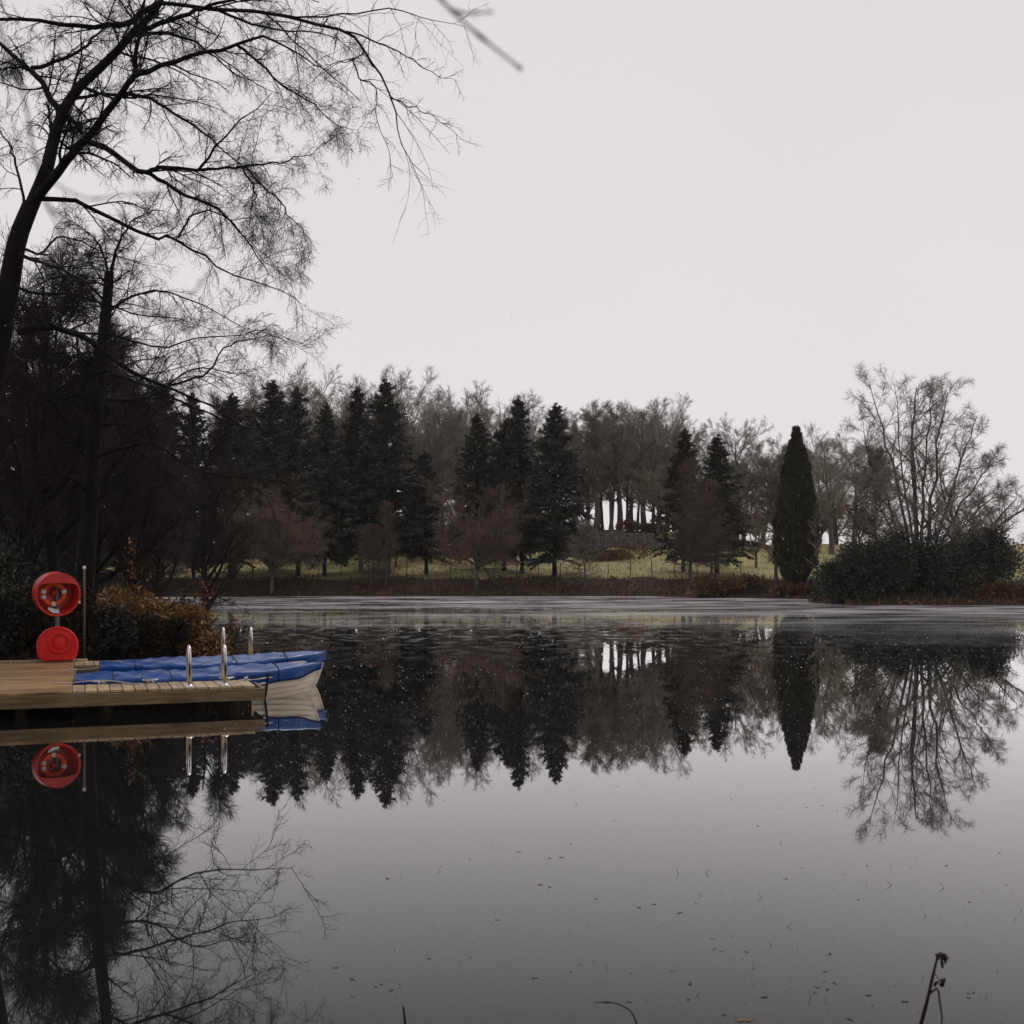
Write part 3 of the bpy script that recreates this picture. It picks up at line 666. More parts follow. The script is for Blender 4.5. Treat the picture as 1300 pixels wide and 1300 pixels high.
def thin_stem():
    rng = np.random.default_rng(61); Y = 68.0; X = (1037-650)/F*Y; z0 = hz(X, Y)
    root = thing('bare_tree', 'thin pale upright stem hugging the right side of the cypress', 'tree', (X, Y, z0))
    S = np.zeros((1, 9, 3)); S[0, :, 2] = np.linspace(-0.2, 5.2, 9); S[0, 1:, :2] += np.cumsum(rng.normal(0, 0.04, (8, 2)), 0)
    sr = 0.065*(1-0.8*np.linspace(0, 1, 9))[None, :]
    a, ar = spawn(rng, S, sr, 26, 0.35, 1.0, 0.26, 40, 10, 5, 0.14, 0.05, 0.5, 0.4, rmin=0.008)
    b2, br = spawn(rng, a, ar, 8, 0.1, 1.0, 0.45, 40, 14, 4, 0.18, 0.0, 0.6, 0.5, rmin=0.006, lmin=0.2)
    link('trunk', mesh_from('trunk', *tubes([(S, sr, 7)]), M['bark_far'], True), root)
    link('crown', mesh_from('crown', *tubes([(a, ar, 4), (b2, br, 3)]), M['twig_far'], True), root)
thin_stem()

# ------------------------------------------------------------------ shrubs
def shrub(name, label, cat, x, y, rx, ry, h, mat, n_, ll=(0.08, 0.16), ww=0.45, seed=0, lumps=7, up=0.2, group=None, zoff=0.0, stems=16, hang=0.0):
    rng = np.random.default_rng(seed); z0 = hz(x, y) + zoff
    root = thing(name, label, cat, (x, y, z0), 0, group)
    cs = np.stack([rng.uniform(-0.7, 0.7, lumps)*rx, rng.uniform(-0.6, 0.6, lumps)*ry, rng.uniform(0.15, 0.70, lumps)*h], -1)
    cr = rng.uniform(0.22, 0.55, lumps)
    k = rng.integers(0, lumps, n_); v = unit(rng.normal(0, 1, (n_, 3))); rad = rng.random(n_)**0.3
    P = cs[k] + v*(rad*cr[k])[:, None]*np.array([rx, ry, h*0.8])
    gz = height(P[:, 0]+x, P[:, 1]+y) - z0
    P[:, 2] = np.maximum(P[:, 2], np.maximum(gz, -z0 + 0.03) + rng.uniform(0.0, 0.25, n_)*h*0.4)
    D = v*0.7 + rng.normal(0, 0.5, (n_, 3)) + np.array([0, 0, up - hang])
    L = rng.uniform(*ll, n_)
    link('leaves', mesh_from('leaves', *leaves(rng, P, D, L, L*ww), M[mat]), root)
    az = rng.random(stems)*6.28; D0 = np.stack([np.cos(az)*rx, np.sin(az)*ry, np.ones(stems)*h*1.1], -1)
    P0 = np.stack([np.cos(az)*0.2*rx, np.sin(az)*0.2*ry, np.full(stems, -0.1)], -1)
    S = grow(rng, P0, D0, np.full(stems, h*0.95), 6, 0.1, 0.0); sr = np.full((stems, 1), 0.018)*(1-0.7*np.linspace(0, 1, 7))[None, :]
    c, c_r = spawn(rng, S, sr, 6, 0.3, 1.0, 0.35, 40, 12, 4, 0.15, 0.0, 0.5, 0.4, rmin=0.003)
    link('stems', mesh_from('stems', *tubes([(S, sr, 5), (c, c_r, 3)]), M['twig_dark'], True), root)
    return root

RH = 'evergreen bushes on the right shore'
for i, (px, Y, rx, ry, h, n_, lab) in enumerate([
   (1078, 60.5, 1.7, 1.3, 2.6, 6500, 'grey-green evergreen bush nearest the cypress at the water edge'),
   (1116, 60.0, 1.8, 1.3, 3.1, 6500, 'dark evergreen bush in front of the brown larch cone'),
   (1158, 60.2, 1.9, 1.4, 3.5, 7500, 'tall dark evergreen bush at the foot of the many-stemmed tree'),
   (1204, 60.5, 1.9, 1.4, 3.2, 7000, 'dark evergreen bush right of the many-stemmed tree'),
   (1246, 62.5, 1.8, 1.6, 3.3, 6500, 'dark evergreen bush below the round-headed bare tree'),
   (1066, 66.5, 1.5, 1.3, 2.9, 4500, 'lighter evergreen bush half hidden behind the cypress-side bush')]):
    shrub('evergreen_bush', lab, 'bush', (px-650)/F*Y, Y, rx, ry, h, 'evergreen', int(n_*1.5), (0.09, 0.22), 0.42, 70+i, group=RH, lumps=11, up=0.0)
shrub('hedge', 'dark clipped hedge running off behind the right bushes', 'hedge', 26.6, 68, 3.2, 1.2, 2.7, 'evergreen', 6500, (0.12, 0.22), 0.5, 78, lumps=12, stems=30)
shrub('bracken_clump', 'orange-brown bracken clump on the point left of the cypress', 'bracken', 13.6, 74.0, 2.2, 1.0, 0.95, 'bracken', 4200, (0.15, 0.34), 0.3, 79)
shrub('bracken_clump', 'brown bracken clump under the cypress', 'bracken', 17.4, 72.0, 1.5, 1.0, 0.6, 'bracken', 2200, (0.15, 0.34), 0.3, 80)
shrub('bracken_clump', 'rusty bracken patch on the grass below the stone wall', 'bracken', 8.2, 99, 3.0, 3.4, 1.1, 'bracken', 3800, (0.18, 0.42), 0.3, 81)
shrub('bracken_clump', 'rusty bracken along the top of the stone wall', 'bracken', 12.2, 114.2, 2.6, 1.0, 1.1, 'bracken', 2600, (0.18, 0.42), 0.3, 82)
shrub('bracken_clump', 'brown sedge at the waterline at the right frame edge', 'bracken', 25.6, 60.2, 2.3, 0.8, 0.75, 'bracken', 3200, (0.15, 0.34), 0.25, 83)

# near-left bank
shrub('evergreen_bush', 'dark evergreen bush at the left frame edge beside the lifebuoy housing', 'bush', -9.3, 20.2, 1.25, 1.0, 2.1, 'evergreen_near', 7500, (0.06, 0.12), 0.5, 90, zoff=-0.1)
shrub('evergreen_bush', 'low dark bush just behind the leaning red lid', 'bush', -8.3, 20.9, 1.0, 0.8, 1.35, 'bracken_dark', 6500, (0.06, 0.12), 0.45, 91, zoff=-0.1)
shrub('evergreen_bush', 'mossy yellow-green bush above the dark one at the left frame edge', 'bush', -10.6, 22.6, 1.1, 0.9, 2.3, 'mossy', 5500, (0.06, 0.13), 0.45, 92)
shrub('evergreen_bush', 'dark green bush right of the thin pole', 'bush', -7.35, 20.9, 0.62, 0.6, 1.05, 'evergreen_near', 4800, (0.05, 0.10), 0.5, 93, zoff=-0.05)
shrub('bracken_clump', 'golden-brown bracken mound sloping to the water behind the boats', 'bracken', -6.95, 22.6, 1.4, 1.0, 1.12, 'bracken_gold', 13000, (0.07, 0.17), 0.3, 94, lumps=9, hang=0.4)
shrub('bracken_clump', 'dark brown bracken in front of the golden mound', 'bracken', -6.6, 21.5, 0.8, 0.5, 0.95, 'bracken_dark', 7000, (0.06, 0.14), 0.35, 95, hang=0.3)
shrub('bracken_clump', 'reddish bracken tip hanging over the water', 'bracken', -5.75, 22.3, 0.62, 0.6, 0.62, 'bracken_gold', 3600, (0.06, 0.15), 0.32, 96, hang=0.3)

def sapling(label, x, y, h, mat, seed, n_l=160, lean=(0.05, 0), ll=(0.05, 0.11), t0=0.4, name='sapling'):
    rng = np.random.default_rng(seed); z0 = hz(x, y)
    root = thing(name, label, 'sapling', (x, y, z0))
    S = grow(rng, np.array([[0, 0, -0.1]]), np.array([[lean[0], lean[1], 1]]), np.array([h]), 8, 0.06, 0.02); sr = 0.012*(1-0.75*np.linspace(0, 1, 9))[None, :]
    a, ar = spawn(rng, S, sr, 14, 0.3, 1.0, 0.28, 45, 12, 5, 0.12, 0.03, 0.5, 0.4, rmin=0.003)
    link('stem', mesh_from('stem', *tubes([(S, sr, 6), (a, ar, 4)]), M['twig_dark'], True), root)
    k = rng.integers(0, len(a), n_l); j = rng.integers(1, 6, n_l); P = a[k, j] + rng.normal(0, 0.015, (n_l, 3))
    keep = P[:, 2] > h*t0; P = P[keep]
    D = rng.normal(0, 0.6, P.shape) + np.array([0, 0, -0.3])
    L = rng.uniform(*ll, len(P)); link('leaves', mesh_from('leaves', *leaves(rng, P, D, L, L*0.5), M[mat]), root)
sapling('thin sapling with orange leaves above the bracken mound', -7.35, 23.2, 2.0, 'orange_leaf', 101, 120, (0.0, 0), t0=0.62)
sapling('green-leaved sapling on the bank above the boats', -6.55, 22.7, 1.35, 'evergreen', 102, 260, t0=0.25)
sapling('sapling with dull red leaves near the bank tip', -6.15, 22.9, 1.5, 'red_leaf', 103, 220, (0.1, 0), t0=0.55)
sapling('low twiggy shoot with brown leaves leaning over the water', -5.65, 22.6, 0.95, 'bracken', 104, 160, (0.25, -0.1), t0=0.3)
sapling('bare twiggy shoot at the outermost bank tip', -5.5, 22.9, 1.15, 'bracken', 105, 40, (0.3, 0), t0=0.2)

# ------------------------------------------------------------------ near trees on the left
def curve(P, m_):
    """Catmull-Rom through P, m_ samples"""
    P = np.array(P, float); Q = np.vstack([2*P[0]-P[1], P, 2*P[-1]-P[-2]]); n_ = len(P); res = []
    for t in np.linspace(0, n_-1, m_):
        i = min(int(t), n_-2); f = t-i; a, b_, c, d = Q[i:i+4]
        res.append(0.5*(2*b_ + (c-a)*f + (2*a-5*b_+4*c-d)*f*f + (3*b_-a-3*c+d)*f**3))
    return np.array(res)

def limb_set(rng, limbs, Y0, root, MM=17):
    """each limb: ([(x, y, depth offset)...], start width px, end width px)"""
    S, r = [], []
    for pts, w0, w1 in limbs:
        P = [at(x, y, Y0+dy) for x, y, dy in pts]
        c = curve(P, MM) - root; c[1:] += rng.normal(0, 0.012, c[1:].shape); S.append(c)
        r.append(np.linspace(w0*0.78, w1*0.3, MM)*0.5*Y0/F)
    return np.array(S), np.array(r)

def big_birch():
    rng = np.random.default_rng(200); Y0 = 17.5
    bx, by = -8.35, 17.9; z0 = hz(bx, by); root = np.array([bx, by, z0])
    t = thing('birch_tree', 'big leaning birch with fine hanging twigs, trunk leaving the left frame edge', 'tree', root)
    tp = [root + np.array([0, 0, -0.3]), at(-46, 700, 17.8), at(-24, 560, 17.6), at(-4, 450, 17.5), at(12, 360, 17.5), at(22, 305, 17.5), at(40, 258, 17.5)]
    tr = (curve(tp, 17) - root)[None]; trr = (np.linspace(36, 20, 17)*0.5*Y0/F)[None]
    big_l = [([(40, 262, 0), (62, 205, .1), (80, 140, .3), (122, 91, .4), (173, 41, .5), (203, 0, .6), (235, -70, .7), (250, -150, .8)], 23, 9),
             ([(42, 258, 0), (75, 215, -.2), (108, 180, -.4), (152, 122, -.6), (169, 97, -.7), (174, 60, -.8), (182, 10, -.9), (200, -70, -1)], 16, 5),
             ([(76, 147, .3), (60, 115, .5), (36, 85, .8), (0, 55, 1.2), (-40, 20, 1.6), (-90, -40, 2)], 12, 7),
             ([(200, 5, .6), (185, 14, .4), (165, 28, .2), (140, 33, 0), (95, 31, -.3), (40, 25, -.6), (-20, 22, -1), (-80, 10, -1.4)], 12, 8),
             ([(25, 421, 0), (60, 415, -.3), (95, 422, -.6), (132, 447, -.9), (165, 470, -1.1), (210, 490, -1.3), (260, 513, -1.5), (320, 548, -1.7)], 13, 3),
             ([(-4, 450, 0), (-40, 380, .4), (-90, 300, 1), (-150, 180, 1.6)], 14, 6)]
    mid = [([(112, 180, -.4), (145, 195, -.7), (170, 213, -1), (188, 220, -1.2), (205, 211, -1.3), (250, 216, -1.5), (263, 204, -1.6), (276, 180, -1.7), (310, 150, -1.9), (345, 118, -2.1)], 10, 2.5),
           ([(190, 220, -1.2), (215, 235, -1.1), (245, 251, -1), (274, 265, -.9), (296, 285, -.8), (315, 308, -.7), (332, 335, -.6), (350, 356, -.5)], 6.5, 2),
           ([(250, 216, -1.5), (300, 212, -1.4), (345, 208, -1.3), (385, 198, -1.2), (420, 176, -1.1)], 4.5, 1.5),
           ([(308, 212, -1.4), (318, 235, -1.3), (324, 250, -1.2), (318, 263, -1.1), (332, 284, -1), (336, 318, -.9)], 3.2, 1.2),
           ([(312, 212, -1.4), (333, 236, -1.6), (356, 256, -1.8), (366, 274, -1.9), (385, 292, -2), (392, 325, -2)], 3.4, 1.2),
           ([(46, 252, 0), (85, 254, .2), (112, 262, .4), (150, 283, .7), (198, 303, 1), (216, 300, 1.1), (240, 316, 1.2), (262, 325, 1.3), (288, 346, 1.4), (330, 358, 1.5), (370, 374, 1.6), (384, 395, 1.7)], 8.5, 2),
           ([(226, 302, 1.1), (236, 282, 1), (252, 270, .9), (272, 268, .8), (292, 282, .7), (318, 312, .6), (345, 340, .5), (372, 362, .4)], 4, 1.5),
           ([(22, 320, 0), (45, 332, -.4), (78, 342, -.8), (102, 358, -1.1), (135, 362, -1.4), (172, 372, -1.7)], 7, 2),
           ([(150, 124, -.6), (185, 122, -.3), (215, 140, 0), (245, 160, .3), (275, 182, .6), (300, 204, .8), (330, 222, 1)], 6.5, 2),
           ([(169, 97, -.7), (190, 89, -.9), (225, 77, -1.1), (261, 67, -1.3), (300, 57, -1.5), (335, 46, -1.6), (365, 60, -1.7), (400, 82, -1.8), (430, 95, -1.9)], 9, 2),
           ([(176, 39, .5), (231, 21, .2), (265, 8, 0), (320, -6, -.3), (380, -14, -.6)], 9, 4),
           ([(40, 86, .8), (70, 78, 1), (100, 65, 1.2), (120, 48, 1.4), (134, 30, 1.6), (150, -8, 1.8)], 7.5, 5),
           ([(38, 88, .8), (15, 86, .5), (-20, 88, .2)], 6, 4),
           ([(30, 262, 0), (22, 215, .3), (13, 188, .6), (-4, 160, .9), (-30, 140, 1.2)], 5, 3),
           ([(78, 140, .3), (98, 160, .1), (110, 178, -.4)], 8, 7),
           ([(84, 130, .3), (130, 118, .8), (165, 125, 1.2), (200, 120, 1.6), (250, 130, 2), (300, 150, 2.3)], 6, 2),
           ([(174, 45, .5), (205, 42, .9), (240, 50, 1.3), (270, 70, 1.6), (300, 95, 1.9), (335, 105, 2.1)], 7, 2),
           ([(200, 3, .6), (255, 10, .2), (330, 14, -.4), (396, 28, -.9), (440, 40, -1.3), (462, 62, -1.5), (479, 88, -1.7), (500, 125, -1.8), (504, 160, -1.9), (512, 192, -2), (545, 226, -2.1)], 7, 1.6),
           ([(330, 14, -.4), (380, 22, -.8), (440, 19, -1.2), (505, 12, -1.5), (545, 25, -1.7), (590, 34, -1.9)], 3.6, 1.3),
           ([(440, 40, -1.3), (480, 54, -1.6), (515, 71, -1.8), (548, 92, -2), (582, 104, -2.1)], 3, 1.2),
           ([(494, 121, -1.8), (520, 135, -2), (548, 148, -2.2), (592, 178, -2.4)], 2.4, 1.2),
           ([(447, 75, -1.4), (456, 100, -1.5), (478, 112, -1.6), (478, 150, -1.7), (492, 190, -1.8), (498, 222, -1.9)], 2.6, 1.1),
           ([(300, 57, -1.5), (330, 80, -1.3), (360, 110, -1.1), (395, 130, -.9), (430, 160, -.8), (455, 165, -.7)], 4.5, 1.5),
           ([(265, 8, 0), (320, 30, .3), (370, 40, .6), (420, 45, .8), (450, 70, 1)], 5, 1.6),
           ([(20, 310, 0), (50, 322, .5), (75, 300, 1), (110, 310, 1.4), (160, 330, 1.8), (200, 340, 2.1)], 5, 1.8),
           ([(12, 360, 0), (45, 372, .4), (85, 372, .8), (130, 385, 1.2), (180, 400, 1.6), (230, 405, 2), (280, 425, 2.3)], 6, 2),
           ([(95, 422, -.6), (140, 425, -.4), (200, 440, -.2), (250, 430, 0), (300, 425, .2), (345, 420, .4), (382, 440, .5)], 4, 1.4),
           ([(210, 490, -1.3), (245, 482, -1.5), (268, 470, -1.6), (282, 442, -1.7), (310, 432, -1.8), (345, 428, -1.9), (378, 438, -2)], 4, 1.3)]
    A, Ar = limb_set(rng, big_l, Y0, root); B, Br = limb_set(rng, mid, Y0, root)
    allp = np.concatenate([A, B]); allr = np.concatenate([Ar, Br])
    kw = dict(wander=0.13, taper=0.35)
    NS = list(range(17, 22)); DS = [q for q in range(len(B)) if q not in NS]
    c1, c1r = spawn(rng, A, Ar, 18, 0.12, 1.0, 0.30, 48, 14, 8, trop=0.02, rr=0.36, droop=0.06, rmin=0.006, shape=0.3, **kw)
    c1b, c1br = spawn(rng, B[DS], Br[DS], 15, 0.1, 1.0, 0.30, 48, 16, 8, trop=0.01, rr=0.42, droop=0.07, rmin=0.0036, shape=0.35, **kw)
    c9, c9r = spawn(rng, B[NS], Br[NS], 13, 0.10, 1.0, 0.25, 44, 14, 7, 0.15, 0.0, 0.5, 0.4, droop=0.12, rmin=0.0034, shape=0.3)
    d9, d9r = spawn(rng, c9, c9r, 6, 0.1, 1.0, 0.5, 42, 15, 5, 0.17, 0.0, 0.6, 0.5, droop=0.12, rmin=0.0022, lmin=0.06)
    c1 = np.concatenate([c1, c1b]); c1r = np.concatenate([c1r, c1br])
    d1, d1r = spawn(rng, c1, c1r, 8, 0.1, 1.0, 0.48, 44, 16, 6, 0.19, -0.01, 0.6, 0.45, droop=0.10, rmin=0.0026, lmin=0.12)
    e1, e1r = spawn(rng, d1, d1r, 5, 0.1, 1.0, 0.66, 42, 18, 6, 0.17, -0.01, 0.65, 0.5, droop=0.21, rmin=0.0018, lmin=0.12)
    f1, f1r = spawn(rng, e1, e1r, 2, 0.2, 1.0, 0.66, 42, 18, 4, 0.17, -0.02, 0.7, 0.6, droop=0.24, rmin=0.0014, lmin=0.08)
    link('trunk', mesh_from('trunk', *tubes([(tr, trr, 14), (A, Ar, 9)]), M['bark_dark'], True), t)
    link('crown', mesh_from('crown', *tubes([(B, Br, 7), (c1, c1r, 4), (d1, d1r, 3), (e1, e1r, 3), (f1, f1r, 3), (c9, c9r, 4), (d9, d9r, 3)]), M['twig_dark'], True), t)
    print('birch twigs', len(e1), len(f1))
big_birch()

def upright_tree():
    rng = np.random.default_rng(210); Y0 = 22.5
    bx = (106-650)/F*Y0; z0 = hz(bx, Y0); root = np.array([bx, Y0, z0])
    t = thing('bare_tree', 'upright dark-trunked bare tree behind the lifebuoy housing', 'tree', root)
    tp = [root + np.array([0, 0, -0.3]), at(108, 740, Y0), at(113, 660, Y0), at(118, 580, Y0), at(124, 500, Y0), at(130, 440, Y0), at(136, 380, Y0), at(139, 345, Y0)]
    tr = (curve(tp, 17)-root)[None]; trr = (np.linspace(25, 11, 17)*0.5*Y0/F)[None]
    limbs = [([(120, 582, 0), (150, 570, -.5), (190, 562, -1), (215, 574, -1.4), (250, 596, -1.8), (290, 606, -2.1), (335, 608, -2.4), (372, 616, -2.7)], 6, 1.8),
             ([(119, 590, 0), (100, 570, -.4), (85, 540, -.8), (70, 515, -1.2), (40, 490, -1.6)], 5, 2.4),
             ([(126, 505, 0), (165, 508, .6), (200, 500, 1), (240, 470, 1.4), (280, 470, 1.8), (320, 478, 2.2)], 6, 2),
             ([(130, 470, 0), (160, 480, -.6), (205, 500, -1.2), (255, 520, -1.8), (300, 540, -2.2), (345, 548, -2.6)], 6, 2),
             ([(134, 400, 0), (160, 380, .4), (200, 370, .8), (240, 380, 1.2), (290, 405, 1.5), (330, 430, 1.7)], 5, 2),
             ([(136, 385, 0), (110, 360, .3), (80, 350, .8), (40, 365, 1.3), (10, 380, 1.6)], 5, 2),
             ([(139, 350, 0), (150, 310, 0), (170, 280, -.2), (200, 265, -.4)], 6, 2),
             ([(138, 352, 0), (128, 315, .2), (105, 290, .4), (80, 275, .5)], 5, 2),
             ([(128, 470, 0), (100, 455, -.5), (60, 450, -1), (20, 470, -1.5), (-10, 500, -2)], 6, 2),
             ([(116, 630, 0), (95, 610, -.5), (60, 600, -1), (30, 610, -1.4), (0, 640, -1.8)], 5, 2),
             ([(116, 640, 0), (135, 625, -.6), (165, 612, -1), (200, 620, -1.4)], 3.5, 1.4)]
    A, Ar = limb_set(rng, limbs, Y0, root)
    c1, c1r = spawn(rng, A, Ar, 15, 0.12, 1.0, 0.32, 48, 14, 8, 0.13, 0.02, 0.5, 0.35, rmin=0.006, shape=0.3)
    c0, c0r = spawn(rng, tr, trr, 26, 0.45, 1.0, 0.17, 62, 14, 8, 0.12, 0.03, 0.22, 0.3, rmin=0.009)
    c1 = np.concatenate([c1, c0]); c1r = np.concatenate([c1r, c0r])
    d1, d1r = spawn(rng, c1, c1r, 9, 0.1, 1.0, 0.5, 44, 15, 6, 0.15, 0.01, 0.6, 0.45, rmin=0.0042, lmin=0.15, droop=0.06)
    e1, e1r = spawn(rng, d1, d1r, 5, 0.1, 1.0, 0.55, 40, 16, 5, 0.15, 0.0, 0.65, 0.5, rmin=0.003, lmin=0.14, droop=0.06)
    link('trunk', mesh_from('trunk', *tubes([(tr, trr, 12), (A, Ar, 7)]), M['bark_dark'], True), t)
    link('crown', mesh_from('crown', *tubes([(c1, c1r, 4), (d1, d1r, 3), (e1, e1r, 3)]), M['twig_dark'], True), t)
upright_tree()

# thicket of bare trees on the left bank, between the birch and the spruces
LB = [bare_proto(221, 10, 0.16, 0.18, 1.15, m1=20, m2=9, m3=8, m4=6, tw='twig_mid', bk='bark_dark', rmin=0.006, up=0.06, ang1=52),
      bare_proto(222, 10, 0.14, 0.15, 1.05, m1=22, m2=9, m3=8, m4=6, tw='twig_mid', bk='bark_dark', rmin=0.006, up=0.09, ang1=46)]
for px, ty, Y, k, lab in [
   (72, 165, 27, 0, 'tallest dark twiggy tree filling the sky between the birch limbs'),
   (172, 352, 33, 1, 'dark twiggy tree just right of the upright trunk, behind its branches'),
   (18, 235, 26, 1, 'tall dark twiggy tree behind the lower trunk of the birch'),
   (118, 300, 30, 0, 'tall dark twiggy tree directly behind the upright trunk'),
   (40, 392, 31, 0, 'dark twiggy tree behind the birch trunk, at the left frame edge'),
   (205, 418, 40, 1, 'dense dark thicket tree right of the upright trunk'),
   (262, 438, 46, 0, 'dense twiggy tree whose low crown hangs over the bank water'),
   (90, 430, 38, 1, 'dark twiggy tree between the birch and the upright trunk'),
   (158, 455, 50, 0, 'dim bare tree behind the thicket right of the upright trunk'),
   (312, 446, 100, 1, 'thin dim bare tree showing left above the round brown willow')]:
    X, s = top_scale(px, ty, Y, 10.0)
    plant_tree('bare_tree', lab, 'tree', LB[k], X, Y, s, group='dark bare trees on the left bank')

# ------------------------------------------------------------------ wall and fence on the far slope
def stone_wall():
    rng = random.Random(7); root = thing('stone_wall', 'low dark stone wall across the slope under the bare wood', 'wall', (6.4, 111.1, hz(6.4, 111.1)))
    mb = MB(); x = 0.0; z0 = hz(6.4, 111.1)
    while x < 7.6:
        z = -0.15
        wd = rng.uniform(0.32, 0.6)
        while z < 1.25:
            h = rng.uniform(0.14, 0.24); mb.box((x+wd/2, rng.uniform(-0.04, 0.04), z+h/2 + hz(6.4+x, 111.1)-z0), (wd-0.02, 0.5, h-0.02)); z += h
        x += wd
    mb.build('stonework', M['stone'], root, bevel=0.03)
    mb = MB(); x = 0.0
    while x < 7.5:
        wd = rng.uniform(0.3, 0.5); mb.box((x+wd/2, 0, 1.42+hz(6.4+x, 111.1)-z0), (wd-0.03, 0.56, 0.16)); x += wd
    mb.build('coping', M['stone'], root, bevel=0.03)
stone_wall()
def fence(x0, x1, y, n_, label):
    root = thing('wire_fence', label, 'fence', (x0, y, hz(x0, y)))
    z0 = hz(x0, y); tops = []
    for i in range(n_):
        x = x0 + (x1-x0)*i/(n_-1); z = hz(x, y)-z0; mb = MB()
        lean = random.uniform(-0.05, 0.05); mb.tube([(x-x0, 0, z-0.2), (x-x0+lean, 0, z+1.15)], [0.036, 0.032], 7)
        mb.build('post', M['fence_wood'], root, True); tops.append((x-x0+lean, 0, z+1.1))
    mb = MB()
    for dz in (0.0, -0.32, -0.62): mb.tube([(a, b_, c+dz) for a, b_, c in tops], 0.006, 4)
    mb.build('wire', M['steel'], root)
fence(5.2, 16.2, 83.5, 8, 'thin post-and-wire fence along the foot of the grass slope')
fence(-26, 3.4, 83.2, 20, 'long post-and-wire fence among the spruce trunks')

# ------------------------------------------------------------------ undergrowth and grass
def scatter(name, mat, x0, x1, y0, y1, n_, ll, ww, seed, cond, up=1.0, spread=0.5):
    rng = np.random.default_rng(seed)
    X = rng.uniform(x0, x1, n_); Y = rng.uniform(y0, y1, n_); d = sdist(X, Y)
    k = cond(X, Y, d, rng.random(n_)); X, Y = X[k], Y[k]; Z = height(X, Y)
    D = rng.normal(0, spread, (len(X), 3)); D[:, 2] = up*rng.uniform(0.5, 1.2, len(X))
    L = rng.uniform(*ll, len(X))
    tag(link(name, mesh_from(name, *leaves(rng, np.stack([X, Y, Z-0.02], -1), D, L, L*ww), M[mat])), kind='stuff')
clump = lambda X, Y: 0.5 + 0.5*np.sin(X*1.3+2*np.sin(Y*0.9))*np.cos(Y*1.1+1.7*np.sin(X*0.6))
scatter('undergrowth', 'litter', -30, 26, 56, 86, 46000, (0.12, 0.46), 0.24, 300, lambda X, Y, d, r: (d > 0.05) & (d < 6.5) & (r < (0.15+0.9*clump(X*0.7, Y*0.7))*np.clip(1.25-d/5.2, 0, 1)) & ~((X > 26)))
scatter('dead_bracken', 'bracken', -16, 30, 56, 86, 20000, (0.12, 0.42), 0.25, 301, lambda X, Y, d, r: (d > 0.05) & (d < 4.0) & (r < 0.9*clump(X*0.6+3, Y*0.6)**2 + 0.35*(X > 8)), spread=0.7)
scatter('grass', 'grass', -30, 36, 64, 111, 60000, (0.10, 0.30), 0.16, 302, lambda X, Y, d, r: (d > 4.0) & (r < 0.2+0.8*clump(X*0.5, Y*0.5)), spread=0.45)
scatter('leaf_litter', 'litter', -14, -4.8, 12, 32, 26000, (0.05, 0.22), 0.35, 303, lambda X, Y, d, r: (d > 0.1) & (d < 6), spread=0.8)
scatter('shore_grass', 'bracken', 24, 40, 58, 72, 9000, (0.12, 0.4), 0.2, 304, lambda X, Y, d, r: (d > 0.0) & (d < 3), spread=0.5)

